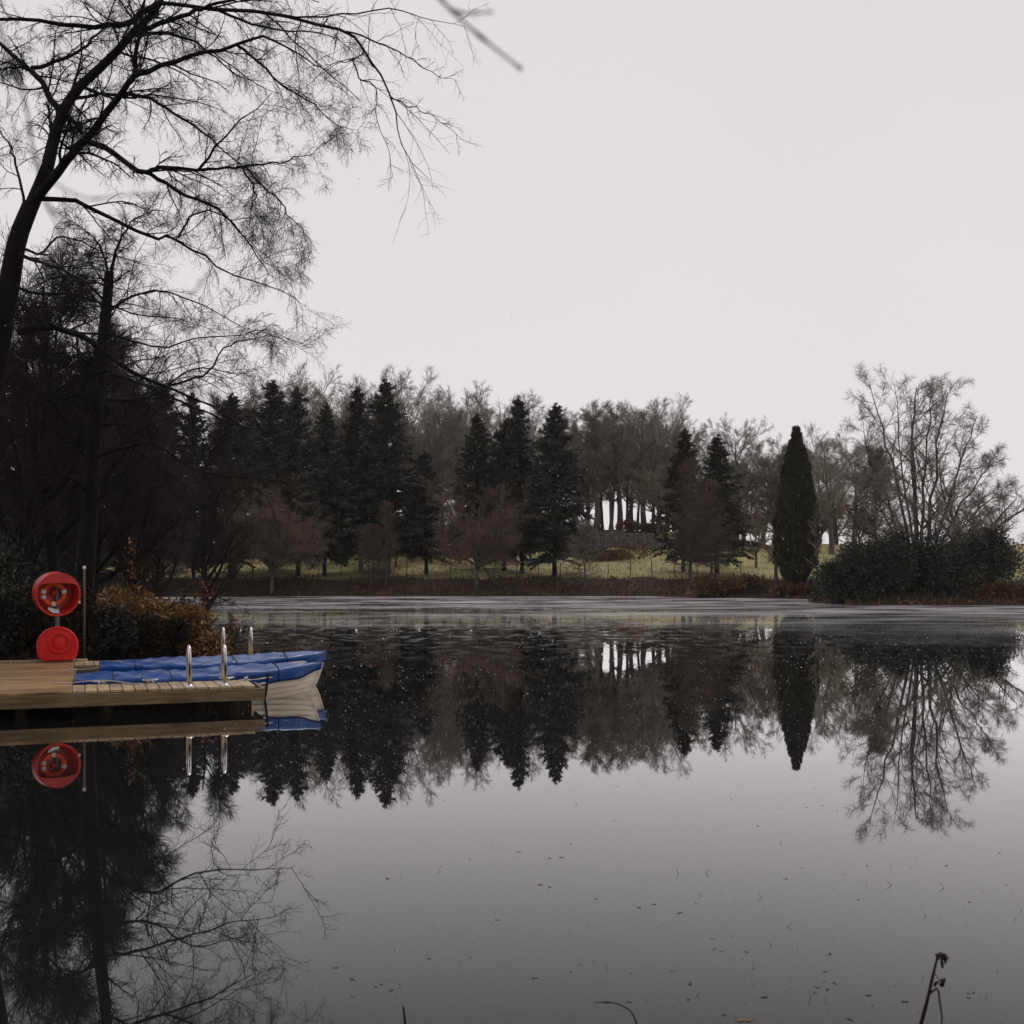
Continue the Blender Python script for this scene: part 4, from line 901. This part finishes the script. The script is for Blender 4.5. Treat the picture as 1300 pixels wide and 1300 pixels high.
# ------------------------------------------------------------------ dock
DO = np.array([-6.09, 14.06, 0.0]); ANG = R(20.0); DT = 0.31   # dock axes: u along the near edge, n away from the eye
U = np.array([math.cos(ANG), math.sin(ANG), 0]); NN = np.array([-math.sin(ANG), math.cos(ANG), 0])
def dk(u, n_, z=0.0): return DO + U*u + NN*n_ + np.array([0, 0, z])
def dock():
    rng = random.Random(3)
    root = thing('wooden_dock', 'wooden U-shaped swimming dock with plank fingers beside two covered boats', 'dock', DO, ANG)
    mb = MB(); n_ = 0.02                                      # platform boards, laid along the near edge
    while n_ < 4.86:
        j = rng.uniform(-2.6, -1.2)
        for a, b_ in ((-4.6, j), (j+0.006, 0.80)):
            mb.box(((a+b_)/2, n_+0.069, DT-0.016+rng.uniform(-.002, .002)), (b_-a, 0.138, 0.032))
        n_ += 0.145
    mb.build('platform_decking', M['deck'], root, bevel=0.004)
    def finger(name, n0, n1, ue):
        mb = MB(); u = 0.806
        while u + 0.138 < ue:
            mb.box((u+0.069, (n0+n1)/2, DT-0.016+rng.uniform(-.003, .003)), (0.136, n1-n0, 0.032)); u += 0.1465
        mb.build(name, M['deck_cross'], root, bevel=0.004); return u
    e1 = finger('finger_decking', 0.02, 0.84, 3.09); e2 = finger('finger_decking', 4.16, 4.98, 4.02)
    def fas(a, b_, t=0.045, h=0.15, z=DT-0.0375-0.075, mat='fascia'):
        mb = MB(); a = np.array(a); b_ = np.array(b_); c = (a+b_)/2; d = b_-a; L = np.linalg.norm(d); q = math.atan2(d[1], d[0])
        Mx = np.array([[math.cos(q), -math.sin(q), 0], [math.sin(q), math.cos(q), 0], [0, 0, 1]])
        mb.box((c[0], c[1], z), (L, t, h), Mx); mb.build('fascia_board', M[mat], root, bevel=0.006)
    fas((-4.6, 0.0), (3.10, 0.0), h=0.152); fas((3.10, 0.026), (3.10, 0.834), t=0.04); fas((0.83, 0.86), (3.06, 0.86), h=0.27, z=DT-0.175, mat='pile')  # slip-side board deepened and darkened to stand in for shade under the finger
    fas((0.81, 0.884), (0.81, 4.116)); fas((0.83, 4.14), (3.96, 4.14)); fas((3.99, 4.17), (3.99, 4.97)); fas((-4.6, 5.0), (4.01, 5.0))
    mb = MB(); mb.box((-1.8, 4.945, DT+0.012), (5.6, 0.15, 0.05)); mb.build('edge_beam', M['deck_cross'], root, bevel=0.008)
    for u, n_ in ((2.75, 0.28), (2.35, 0.65), (1.2, 0.3), (0.2, 0.5), (-1.4, 0.4), (-3.0, 0.4), (0.4, 2.4), (0.4, 4.5), (2.6, 4.55), (3.75, 4.55), (-1.4, 2.5), (-3.0, 2.6)):
        mb = MB(); mb.tube([(u, n_, -1.2), (u, n_, DT-0.05)], 0.075, 12); mb.build('pile', M['pile'], root, True)
    mb = MB()
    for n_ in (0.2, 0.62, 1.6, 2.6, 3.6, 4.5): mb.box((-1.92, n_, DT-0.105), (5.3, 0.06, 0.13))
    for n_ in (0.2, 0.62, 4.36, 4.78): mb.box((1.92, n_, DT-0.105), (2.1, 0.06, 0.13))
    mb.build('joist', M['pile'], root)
    def cleat(u, n_, r):
        mb = MB(); c, s_ = math.cos(r), math.sin(r)
        P = lambda a, z: (u+a*c, n_+a*s_, DT+z)
        mb.tube([P(-.10, .045), P(-.05, .038), P(.05, .038), P(.10, .045)], [.008, .012, .012, .008], 8)
        for a in (-.03, .03): mb.tube([P(a, 0), P(a, .038)], .011, 8)
        mb.build('cleat', M['steel'], root, True)
    cleat(2.72, 0.74, 0.1); cleat(1.75, 0.76, 0.0); cleat(1.15, 0.78, 0.0); cleat(2.98, 0.75, 1.2); cleat(0.70, 2.9, 1.57)
dock()

def grab_rail(u0, n0, n1, label, h=0.50):
    """hooped steel handrail with both feet bolted to the planks"""
    root = thing('handrail', label, 'handrail', dk(u0, n0, DT), ANG, 'steel handrails at the dock steps')
    w_ = n1-n0; rr = w_/2; zt = 0.13; pts = [(0, 0, 0.0), (0, 0, h-zt)]
    for a in np.linspace(0, math.pi, 13)[1:-1]: pts.append((0, rr - rr*math.cos(a), h-zt+zt*math.sin(a)))
    pts += [(0, w_, h-zt), (0, w_, 0.0)]
    mb = MB(); mb.tube(pts, 0.0225, 12); mb.build('rail', M['steel'], root, True)
    for n_ in (0, w_):
        mb = MB(); mb.lathe([(0.0226, 0.03), (0.03, 0.026), (0.055, 0.006), (0.056, 0.0)], 16, c=(0, n_, 0.002)); mb.build('flange', M['steel'], root, True)
grab_rail(2.19, 0.10, 0.36, 'steel handrail on the near finger, left one in front of the boat covers')
grab_rail(2.63, 0.10, 0.36, 'steel handrail on the near finger, right one in front of the boat covers')
grab_rail(3.115, 4.66, 4.92, 'steel handrail beyond the boats, left one rising just behind the near right rail')
grab_rail(3.566, 4.66, 4.92, 'steel handrail beyond the boats, lone right one over the blue cover')

# ------------------------------------------------------------------ boats
def boat(label, u, n_, yaw, L=3.5, beam=1.22, seed=0, zlift=0.0):
    rng = np.random.default_rng(seed)
    root = thing('rowing_boat', label, 'boat', dk(u, n_, 0.0), ANG + yaw, 'covered rowing boats in the dock')
    ns = 41; xs = np.linspace(0, 1, ns)
    hb = beam/2*np.interp(xs, [0, .15, .4, .6, .75, .88, .95, 1.0], [.72, .87, 1, .97, .83, .52, .27, .015])
    hb = np.convolve(np.pad(hb, 2, 'edge'), [.1, .2, .4, .2, .1], 'valid'); hb[-1] = 0.012
    sheer = 0.335 + 0.015*(1-xs)**2 + 0.10*np.clip((xs-0.35)/0.65, 0, 1)**1.7 + zlift
    keel = -0.16 + 0.10*np.clip((xs-0.72)/0.28, 0, 1)**2 + 0.05*np.clip((0.15-xs)/0.15, 0, 1)
    def pt(i, v, side, off=0.0):
        w_ = hb[i]*(1-(1-v)**2.3)**0.62*(0.92+0.08*v); z = keel[i] + (sheer[i]-keel[i])*v
        rake = 0.24*np.clip((xs[i]-0.6)/0.4, 0, 1)**2*(v**0.5)
        x = (L-0.24)*xs[i] + rake
        k = off*(0.35+0.65*min(1, hb[i]/0.2))
        return (x, side*(w_+k), z - 0.2*k)
    strakes = 7; vv = np.linspace(0, 1, strakes+1)
    mb = MB()
    for side in (-1, 1):
        for k in range(strakes):
            a = [pt(i, vv[k], side, 0.024) for i in range(ns)]; b_ = [pt(i, vv[k]+0.5*(vv[k+1]-vv[k]), side, 0.012) for i in range(ns)]; c = [pt(i, vv[k+1], side, 0.0) for i in range(ns)]
            d = [pt(i, vv[k], side, -0.004) for i in range(ns)]
            P = d + a + b_ + c; fs = []
            for r_ in range(3):
                for i in range(ns-1):
                    f = (r_*ns+i, r_*ns+i+1, (r_+1)*ns+i+1, (r_+1)*ns+i); fs.append(f if side < 0 else f[::-1])
            mb.add(P, fs)
    tr = [pt(0, v, -1) for v in np.linspace(1, 0, 12)] + [pt(0, v, 1) for v in np.linspace(0, 1, 12)]
    mb.add(tr, [tuple(range(len(tr)))[::-1]])
    mb.build('hull', M['hull'], root, auto=25)
    st = MB(); i = ns-1; v_ = np.linspace(0, 1.0, 12)
    P = [np.array(pt(i, v, 1))*np.array([1, 0, 1]) + np.array([0.012, 0, 0]) for v in v_]; st.tube(P, 0.022, 8); st.build('stem', M['hull'], root, True)
    kb = MB(); kb.tube([np.array(pt(i, 0.0, 1))*np.array([1, 0, 1]) for i in range(0, ns, 4)], 0.03, 6); kb.build('keel', M['hull'], root, True)
    # tarpaulin
    nst, nc = 110, 41; tx = np.linspace(-0.012, 1.012, nst); V = []
    ph = rng.random(8)*6.28
    for a in tx:
        i = np.clip(a, 0, 1)*(ns-1); i0 = min(int(i), ns-2); f = i-i0
        w_ = hb[i0]*(1-f)+hb[i0+1]*f + 0.03; zs = sheer[i0]*(1-f)+sheer[i0+1]*f + 0.018
        rake = 0.24*np.clip((np.clip(a, 0, 1)-0.6)/0.4, 0, 1)**2; x = (L-0.24)*a + rake
        drop = 0.235 - 0.135*np.clip((a-0.70)/0.28, 0, 1) + 0.022*math.sin(a*19+ph[0]) + 0.015*math.sin(a*43+ph[1])
        ridge = 0.050*math.sin(min(1, max(0, a))*math.pi)**0.5*(0.8+0.25*math.sin(a*9+ph[2])) + 0.01
        for j in range(nc):
            s_ = 2*j/(nc-1)-1; q = abs(s_)
            if q > 0.74:
                g = (q-0.74)/0.26; y = w_ - 0.032*g*min(1, w_/0.3) + 0.006*math.sin(a*60+ph[3]+g*2)*g; z = zs - drop*g
            else:
                g = q/0.74; y = w_*g; z = zs + ridge*(1-g**1.3)
                z -= 0.02*math.sin(g*math.pi)*(0.6+0.6*math.sin(a*24+ph[4]+s_*2.5))
            cre = lambda t: 1-abs(math.sin(t))**0.5                     # sharp-topped creases of stretched sheet
            z += (0.024*cre(a*13+s_*3.0+ph[5]) + 0.018*cre(a*23-s_*6+ph[6]) + 0.008*math.sin(a*34+s_*8+ph[7]+2*math.sin(a*7)))*(1 if q < 0.74 else 0.3)
            if q > 0.74: y += (0.016*math.sin(a*23+ph[7]+3*math.sin(a*5)) + 0.010*cre(a*33+ph[2]))*(q-0.74)/0.26
            V.append((x, math.copysign(y, s_), z))
    Q = np.array([(r_*nc+c, (r_+1)*nc+c, (r_+1)*nc+c+1, r_*nc+c+1) for r_ in range(nst-1) for c in range(nc-1)])
    V = np.array(V)
    # stern and bow flaps
    parts = [(V, Q)]
    o_ = link('tarpaulin', mesh_from('tarpaulin', V, Q, M['tarp'], True), root)
    b_ = [tuple(V[c]) for c in range(nc)]
    low = [(p[0]-0.02, p[1]*1.0, V[0][2]-0.01*abs(math.sin(k*1.7))) for k, p in enumerate(b_)]
    fl = MB(); fl.add(b_ + low, [(c, c+1, nc+c+1, nc+c) for c in range(nc-1)]); fl.build('tarpaulin_flap', M['tarp'], o_, True)
    for c_ in (0.16, 0.40, 0.62, 0.84):                             # lashings over the sheet
        r_ = int(c_*(nst-1)); lb = MB(); lb.tube([tuple(V[r_*nc+c] + np.array([0, 0, 0.008]) + np.array([0, math.copysign(0.008, c-nc/2), 0])) for c in range(nc)], 0.006, 5)
        lb.build('lashing', M['rope'], o_, True)
    ed = MB()
    ed.tube([tuple(V[r_*nc+0]+np.array([0, -0.004, 0.0])) for r_ in range(0, nst, 3)], 0.006, 5); ed.tube([tuple(V[r_*nc+nc-1]+np.array([0, 0.004, 0.0])) for r_ in range(0, nst, 3)], 0.006, 5)
    ed.build('hem_rope', M['rope'], o_, True)
    sm = o_.modifiers.new('solid', 'SOLIDIFY'); sm.thickness = 0.004
    # dark rope hanging down the side
    for side in (-1,):
        rb = MB(); i = int(0.80*(ns-1)); P = [np.array(pt(i, v, side, 0.035)) for v in np.linspace(0.98, 0.25, 9)]
        rb.tube(P, 0.014, 8); rb.build('hanging_rope', M['rope'], root, True)
boat('nearer white clinker rowing boat under a blue tarpaulin, hull showing past the dock', 0.86, 1.45, 0.0, 3.22, 1.14, 1, -0.005)
boat('farther rowing boat under a blue tarpaulin, mostly behind the nearer boat', 1.19, 2.85, 0.0, 3.23, 1.16, 2, 0.05)
def mooring(label, pts):
    mb = MB(); mb.tube(curve(pts, 14), 0.008, 6); o = mb.build('mooring_rope', M['rope_pale'], None, True); tag(o, label, 'rope', 'mooring ropes')
mooring('pale mooring rope on the planks at the stern of the nearer boat', [dk(0.55, 1.2, DT+0.010), dk(0.72, 1.0, DT+0.012), dk(1.05, 0.82, DT+0.05), dk(1.25, 0.76, DT+0.05), dk(1.5, 0.72, DT+0.010), dk(1.62, 0.64, DT+0.010)])
mooring('pale mooring rope from the dock cleat to the farther boat', [dk(0.70, 2.9, DT+0.045), dk(0.84, 2.92, DT+0.03), dk(1.02, 2.98, DT+0.03), dk(1.2, 2.95, DT+0.06)])

# ------------------------------------------------------------------ life ring station
LX, LY = (74-650)/F*19.1, 19.1; LZ = CAM_H - (755-HOR)/F*LY
def rotx(a): c, s = math.cos(a), math.sin(a); return np.array([[1, 0, 0], [0, c, -s], [0, s, c]])
def rotz(a): c, s = math.cos(a), math.sin(a); return np.array([[c, -s, 0], [s, c, 0], [0, 0, 1]])
# drum axis: local +z of the lathe points towards the eye, turned a little to the right and tipped down
AX = rotz(R(37)) @ rotx(R(97))
def station():
    root = thing('lifebuoy_housing', 'open red round lifebuoy housing on a grey post at the back of the dock', 'lifebuoy housing', (LX, LY+0.12, DT-0.02))
    cz = LZ - (DT-0.02); c = (0, -0.12, cz)
    mb = MB(); mb.tube([(-0.10, 0.10, -0.1), (-0.10, 0.10, cz+0.28)], 0.032, 12); mb.build('post', M['grey_post'], root, True)
    r0, dep = 0.352, 0.31
    mb = MB()
    mb.lathe([(0.0, -dep), (r0*0.80, -dep), (r0*0.93, -dep+0.015), (r0*0.985, -dep+0.06), (r0, -0.02), (r0+0.006, 0.0), (r0-0.012, 0.006), (r0-0.026, 0.0), (r0-0.034, -0.03), (r0-0.06, -dep+0.05), (r0*0.72, -dep+0.03), (0.0, -dep+0.03)], 64, M=AX, c=c)
    sh = mb.build('shell', M['red'], root, auto=50)
    # hood: flat segment across the upper part of the opening
    mb = MB(); k = 22; th0 = R(24); a = np.linspace(th0, math.pi-th0, k); P = []
    rr = r0-0.012; zc = rr*math.sin(th0) + 0.055
    top = [(rr*math.cos(x), rr*math.sin(x)) for x in a]
    bot = [(x*0.985, max(zc - 0.06*abs(x/rr)**3, rr*math.sin(th0)-0.01) if abs(x) < rr*0.9 else y) for x, y in top]
    fr = [np.array([x, y, 0.004]) for x, y in top] + [np.array([x, y, 0.012]) for x, y in bot] + [np.array([x, y, -0.014]) for x, y in bot]
    fr = [AX @ p + np.array(c) for p in fr]
    fs = [(i, i+1, k+i+1, k+i) for i in range(k-1)] + [(k+i, k+i+1, 2*k+i+1, 2*k+i) for i in range(k-1)]
    mb.add(fr, fs); mb.build('hood', M['red'], root, auto=40)
    mb = MB(); hub = [(0.0, -dep+0.10), (0.045, -dep+0.10), (0.055, -dep+0.03)]
    mb.lathe(hub, 20, M=AX, c=c); mb.build('hub', M['red'], root, True)
    # white folded paper / notice lying in the bottom of the drum
    mb = MB()
    P = [(-0.155, -0.225, 0.0), (-0.08, -0.285, 0.0), (0.035, -0.295, -0.02), (0.045, -0.26, -0.10), (-0.02, -0.245, -0.12), (-0.125, -0.215, -0.1)]
    Pw = [AX @ np.array(p) + np.array(c) for p in P]; Pw2 = [p + AX @ np.array([0, -0.012, 0]) for p in Pw]
    nP = len(P); mb.add(Pw + Pw2, [tuple(range(nP)), tuple(range(2*nP-1, nP-1, -1))] + [(i, nP+i, nP+(i+1) % nP, (i+1) % nP) for i in range(nP)])
    mb.build('white_notice', M['white'], root)
    mb = MB(); mb.box(np.array(c) + AX @ np.array([r0-0.01, -0.13, -0.03]), (0.03, 0.05, 0.07), AX); mb.build('latch', M['white'], root, bevel=0.006)
    # the ring
    rc = np.array((LX, LY, LZ)) + AX @ np.array([-0.03, -0.01, -0.165])
    ring = thing('lifebuoy', 'orange-red lifebuoy hanging inside the open red housing', 'lifebuoy', rc)
    mb = MB(); a = np.linspace(0, 2*np.pi, 14, endpoint=False)
    mb.lathe([(0.168+0.043*math.cos(x), 0.047*math.sin(x)) for x in a], 56, closed=True, M=AX); bd = mb.build('ring_body', M['ring_orange'], ring, True)
    for th in (R(-90), R(15), R(165), R(195)):
        b2 = MB(); aa = np.linspace(th-0.17, th+0.17, 7); P = []
        for q in aa: P += [AX @ np.array([(0.168+0.045*math.cos(x))*math.cos(q), (0.168+0.045*math.cos(x))*math.sin(q), 0.049*math.sin(x)]) for x in a]
        k2 = len(a); b2.add(P, [(i*k2+j, i*k2+(j+1) % k2, (i+1)*k2+(j+1) % k2, (i+1)*k2+j) for i in range(6) for j in range(k2)])
        b2.build('reflective_band', M['white'], ring, True)
station()
def lid():
    """D-shaped lid of the housing standing on the deck, leaning back on the post"""
    Y = 18.75; X = (73-650)/F*Y; root = thing('housing_lid', 'red D-shaped lid leaning on the post below the lifebuoy housing', 'lid', (X, Y, DT+0.03), R(20))
    Wd, Hh = 0.315, 0.545
    a = np.linspace(R(-6), R(186), 30); prof = [(Wd*math.cos(x), 0.235 + (Hh-0.235)*math.sin(x)) for x in a]
    prof += [(-Wd*0.93, 0.07), (-Wd*0.72, 0.0), (Wd*0.72, 0.0), (Wd*0.93, 0.07)]
    prof = np.array(prof); T = rotx(R(-7)); k = len(prof); ce = np.array([0.0, 0.27])
    rings = [(1.0, 0.045), (1.0, 0.0), (0.96, -0.016), (0.88, -0.018), (0.86, -0.008), (0.60, -0.010)]
    mb = MB(); V = []
    for s, y in rings: V += [T @ np.array([ce[0]+(p[0]-ce[0])*s, y, ce[1]+(p[1]-ce[1])*s]) for p in prof]
    fs = [(i*k+j, i*k+(j+1) % k, (i+1)*k+(j+1) % k, (i+1)*k+j) for i in range(len(rings)-1) for j in range(k)]
    fs += [tuple((len(rings)-1)*k+j for j in range(k)), tuple(range(k-1, -1, -1))]
    mb.add(V, fs); mb.build('panel', M['red_lid'], root, auto=35)
    mb = MB(); Mx = T @ rotx(R(90)); c = T @ np.array([0.03, -0.0115, 0.28])
    mb.lathe([(0.178, 0.0), (0.165, 0.028), (0.135, 0.028), (0.122, 0.0), (0.095, 0.0), (0.085, 0.022), (0.05, 0.03), (0.0, 0.032)], 40, M=Mx, c=c)
    mb.build('embossed_ring', M['red_lid'], root, auto=40)
lid()
def pole():
    Y = 19.4; X = (107-650)/F*Y
    root = thing('rescue_pole', 'thin upright pinkish metal pole beside the lifebuoy housing', 'pole', (X, Y, 0.3))
    zt = CAM_H - (722-HOR)/F*Y - 0.3
    mb = MB(); mb.tube([(0, 0, -0.2), (0.0, 0, zt)], 0.016, 10); mb.build('shaft', M['pink_pole'], root, True)
    mb = MB(); mb.lathe([(0.0, 0.05), (0.018, 0.045), (0.028, 0.02), (0.026, 0.0), (0.016, -0.01)], 14, c=(0, 0, zt)); mb.build('cap', M['white'], root, True)
pole()

# ------------------------------------------------------------------ things near the eye
def dead_stalk():
    Y = 4.3; b_ = at(1166, 1330, Y); root = thing('dead_plant_stalk', 'dark withered plant stalk with curled seed heads at the bottom right', 'plant', b_ - np.array([0, 0, 0.0]))
    loc = lambda x, y, dy=0: at(x, y, Y+dy) - b_
    mb = MB(); mb.tube(curve([loc(1160, 1345), loc(1168, 1305), loc(1176, 1275), loc(1184, 1240), loc(1190, 1216)], 14), np.linspace(0.0095, 0.0042, 14), 8); mb.build('stem', M['dry_stem'], root, True)
    mb = MB(); mb.tube(curve([loc(1180, 1262), loc(1190, 1255, .01), loc(1193, 1272, .02), loc(1196, 1292, .01), loc(1194, 1305)], 10), np.linspace(0.0045, 0.0025, 10), 6)
    mb.tube(curve([loc(1186, 1232), loc(1189, 1240, -.01), loc(1195, 1246, -.01)], 6), 0.0016, 6); mb.build('withered_leaf', M['dry_stem'], root, True)
    rng = np.random.default_rng(5)
    for (x, y, n_, s_) in ((1196, 1216, 7, 0.020), (1195, 1247, 5, 0.014)):
        mb = MB()
        for q in range(n_):
            p = loc(x, y) + rng.normal(0, 0.008, 3); d = rng.normal(0, 1, 3); d /= np.linalg.norm(d); e = np.cross(d, rng.normal(0, 1, 3)); e /= np.linalg.norm(e)
            arc = [p + s_*(math.cos(t)*d + math.sin(t)*e) for t in np.linspace(0, 2.4, 8)]
            mb.tube(arc, [0.0022, 0.004, 0.0052, 0.006, 0.006, 0.005, 0.004, 0.002], 7)
        mb.build('seed_head', M['dry_stem'], root, True)
dead_stalk()
def stick(label, pts, w0, w1):
    b_ = pts[0]; mb = MB(); mb.tube(curve([p-b_ for p in pts], 14), np.linspace(w0, w1, 14), 7)
    o = mb.build('twig', M['dry_stem'], None, True); o.location = [float(v) for v in b_]; tag(o, label, 'twig')
stick('short dark twig standing out of the water at the bottom edge', [at(515, 1318, 4.62), at(514, 1296, 4.6), at(512, 1278, 4.58)], 0.006, 0.004)
stick('arched thin twig bending over the water at the bottom edge', [at(812, 1312, 4.6), at(803, 1287, 4.62), at(790, 1277, 4.66), at(772, 1272, 4.7), at(755, 1273, 4.75)], 0.0042, 0.0018)
def blurred(label, Y, sets):
    rng = np.random.default_rng(9); b_ = at(*sets[0][0][0], Y); root = thing('near_branch', label, 'branch', b_)
    mb = MB()
    for pts, w0, w1, dy in sets:
        P = curve([at(x, y, Y+dy*i/len(pts)) - b_ for i, (x, y) in enumerate(pts)], 16); rr = np.linspace(w0, w1, 16)*0.5*Y/F
        rr *= 1 + 0.8*(np.arange(16) % 5 == 0); mb.tube(P, rr, 7)
    mb.build('twigs', M['bark_dark'], root, True)
blurred('near out-of-focus twig ending against the sky at the top middle', 1.05,
        [([(480, -90), (530, -40), (565, 5), (600, 38), (632, 64), (662, 88)], 5, 3.2, 0.1), ([(572, 12), (592, 17), (625, 15)], 3.6, 2.6, 0.05)])
blurred('near out-of-focus branchlets crossing the birch twigs at the top left', 1.05,
        [([(-40, -60), (0, 40), (25, 110), (36, 150), (42, 190), (55, 225)], 4.5, 2.6, 0.1), ([(25, 110), (70, 130), (110, 172), (130, 178)], 2.4, 2, .1), ([(42, 190), (60, 260), (75, 290), (80, 330)], 3, 2.2, 0.1),
         ([(55, 225), (110, 252), (150, 248), (210, 246), (235, 240)], 2.2, 1.8, 0.15), ([(60, 262), (150, 330), (200, 318), (222, 300)], 2, 1.6, .1),
         ([(80, 330), (180, 400), (235, 380), (262, 352), (278, 342)], 2.2, 1.8, .1), ([(180, 400), (240, 408), (275, 402)], 1.8, 1.8, .1)])

# ------------------------------------------------------------------ floating bits
rng = np.random.default_rng(77)
leaf_me = []
for q in range(4):
    mb = MB(); k = 10; P = []; a_ = rng.uniform(0.5, 0.9)
    for j in range(k):
        th = 2*math.pi*j/k; r = 0.014*(1+0.38*rng.normal()); P.append((r*1.4*math.cos(th), r*a_*math.sin(th), 0.0012+0.0012*abs(math.sin(th*1.5))))
    mb.add(P + [(x, y, z+0.0008) for x, y, z in P] + [(0, 0, 0.0008), (0, 0, 0.002)],
           [(j, (j+1) % k, 2*k) [::-1] for j in range(k)] + [(k+j, k+(j+1) % k, 2*k+1) for j in range(k)] + [(j, (j+1) % k, k+(j+1) % k, k+j) for j in range(k)])
    leaf_me.append(mesh_from('floating_leaf', mb.v, mb.f, M['debris']))
reed_me = []
for q in range(5):
    mb = MB(); h = rng.uniform(0.02, 0.05); lx = rng.uniform(0.1, 0.9)
    mb.tube(curve([(-h*lx*0.3, 0, -0.02), (0, 0, 0), (h*lx, 0.004, h*0.8), (h*lx*(1.1+0.5*rng.random()), 0.004, h*(0.85+0.15*rng.random()))], 8), np.linspace(0.0026, 0.0014, 8), 5)
    reed_me.append(mesh_from('reed_stem', mb.v, mb.f, M['debris'], True))
def spot(ymin, ymax, xmin, xmax):
    y = rng.uniform(ymin, ymax); x = rng.uniform(xmin, xmax); Y = CAM_H*F/(y-HOR); return (x-650)/F*Y, Y
drift = [spot(1015, 1290, 400, 1290) for _ in range(11)]
for q in range(220):
    X, Y = spot(1010, 1300, 380 if q % 3 else 20, 1300)
    if q % 5 < 3:
        cx, cy = drift[q % 11]; X, Y = cx + rng.normal(0, 0.28), max(4.55, cy + rng.normal(0, 0.16))
    o = link('floating_leaf', leaf_me[q % 4]); o.location = (X, Y, 0.0); o.rotation_euler = (0, 0, rng.random()*6.28); s = 0.14 + 0.75*rng.random()**2.4; o.scale = (s, s, s)
    tag(o, 'tiny dark leaf scrap floating flat on the near water', 'leaf', 'leaf scraps on the near water')
for q in range(52):
    X, Y = spot(1000, 1270, 820 if q % 2 else 480, 1300)
    o = link('reed_stem', reed_me[q % 5]); o.location = (X, Y, 0.0); o.rotation_euler = (0, 0, rng.choice([0, math.pi]) + rng.normal(0, .5)); s = 0.22 + 0.55*rng.random()**1.8; o.scale = (s, s, s)
    tag(o, 'thin dark stem tip poking out of the near water', 'stem', 'stem tips poking out of the near water')
ol = link('floating_leaf', mesh_from('floating_leaf', [(x*1.6, y*1.4, z) for x, y, z in [tuple(v.co) for v in leaf_me[0].vertices]], [tuple(p.vertices) for p in leaf_me[0].polygons], M['orange_leaf']))
P_ = at(945, 1296, CAM_H*F/(1296-HOR)); ol.location = (float(P_[0]), float(P_[1]), 0.0); tag(ol, 'orange-brown leaf floating at the bottom edge of the water', 'leaf')

def flakes(name, P, r, mat, flat=1.0):
    n_ = len(P); o6 = np.array([(1, 0, 0), (-1, 0, 0), (0, 1, 0), (0, -1, 0), (0, 0, 1), (0, 0, -1)], float)*np.array([1, 1, flat])
    V = (P[:, None, :] + o6[None]*r[:, None, None]).reshape(-1, 3)
    T = np.array([(0, 2, 4), (2, 1, 4), (1, 3, 4), (3, 0, 4), (2, 0, 5), (1, 2, 5), (3, 1, 5), (0, 3, 5)])
    Q = (np.arange(n_)[:, None, None]*6 + T[None]).reshape(-1, 3)
    tag(link(name, mesh_from(name, V, Q, mat)), kind='stuff')
# crumbs of snow lying on the skin of ice
n_ = 3600; y = 805 + 205*rng.random(n_)**0.9; x = rng.uniform(250, 1290, n_); Y = CAM_H*F/(y-HOR); X = (x-650)/F*Y
cl = 0.5+0.5*np.sin(X*1.1+1.7*np.sin(Y*0.31))*np.cos(Y*0.45+X*0.3); k = (rng.random(n_) < 0.15+0.85*cl**1.5)
X, Y = X[k], Y[k]; r = rng.uniform(0.003, 0.0085, len(X))*np.clip(Y/17, 0.6, 2.2); r *= np.where(rng.random(len(X)) < 0.06, 1.8, 1)
lake = sdist(X, Y) < -0.3
flakes('snow_crumbs', np.stack([X, Y, np.full(len(X), 0.003)], -1)[lake], r[lake], M['snow'], 0.35)
# falling snow
n_ = 3200; Y = 4 + 70*rng.random(n_)**0.5; x = rng.uniform(-40, 1340, n_); y = rng.uniform(-40, 900, n_)
P = np.stack([(x-650)/F*Y, Y, CAM_H-(y-HOR)/F*Y], -1); P = P[P[:, 2] > 0.05]
flakes('falling_snow', P, rng.uniform(0.0035, 0.0085, len(P))*np.clip(P[:, 1]/22, 0.5, 2.0), M['snow'])
# dust of plant bits on the near water
n_ = 900; y = rng.uniform(1000, 1300, n_); x = rng.uniform(330, 1300, n_); Y = CAM_H*F/(y-HOR)
P = np.stack([(x-650)/F*Y, Y, np.full(n_, 0.001)], -1); flakes('floating_dust', P, rng.uniform(0.0008, 0.0035, n_), M['debris'], 0.4)
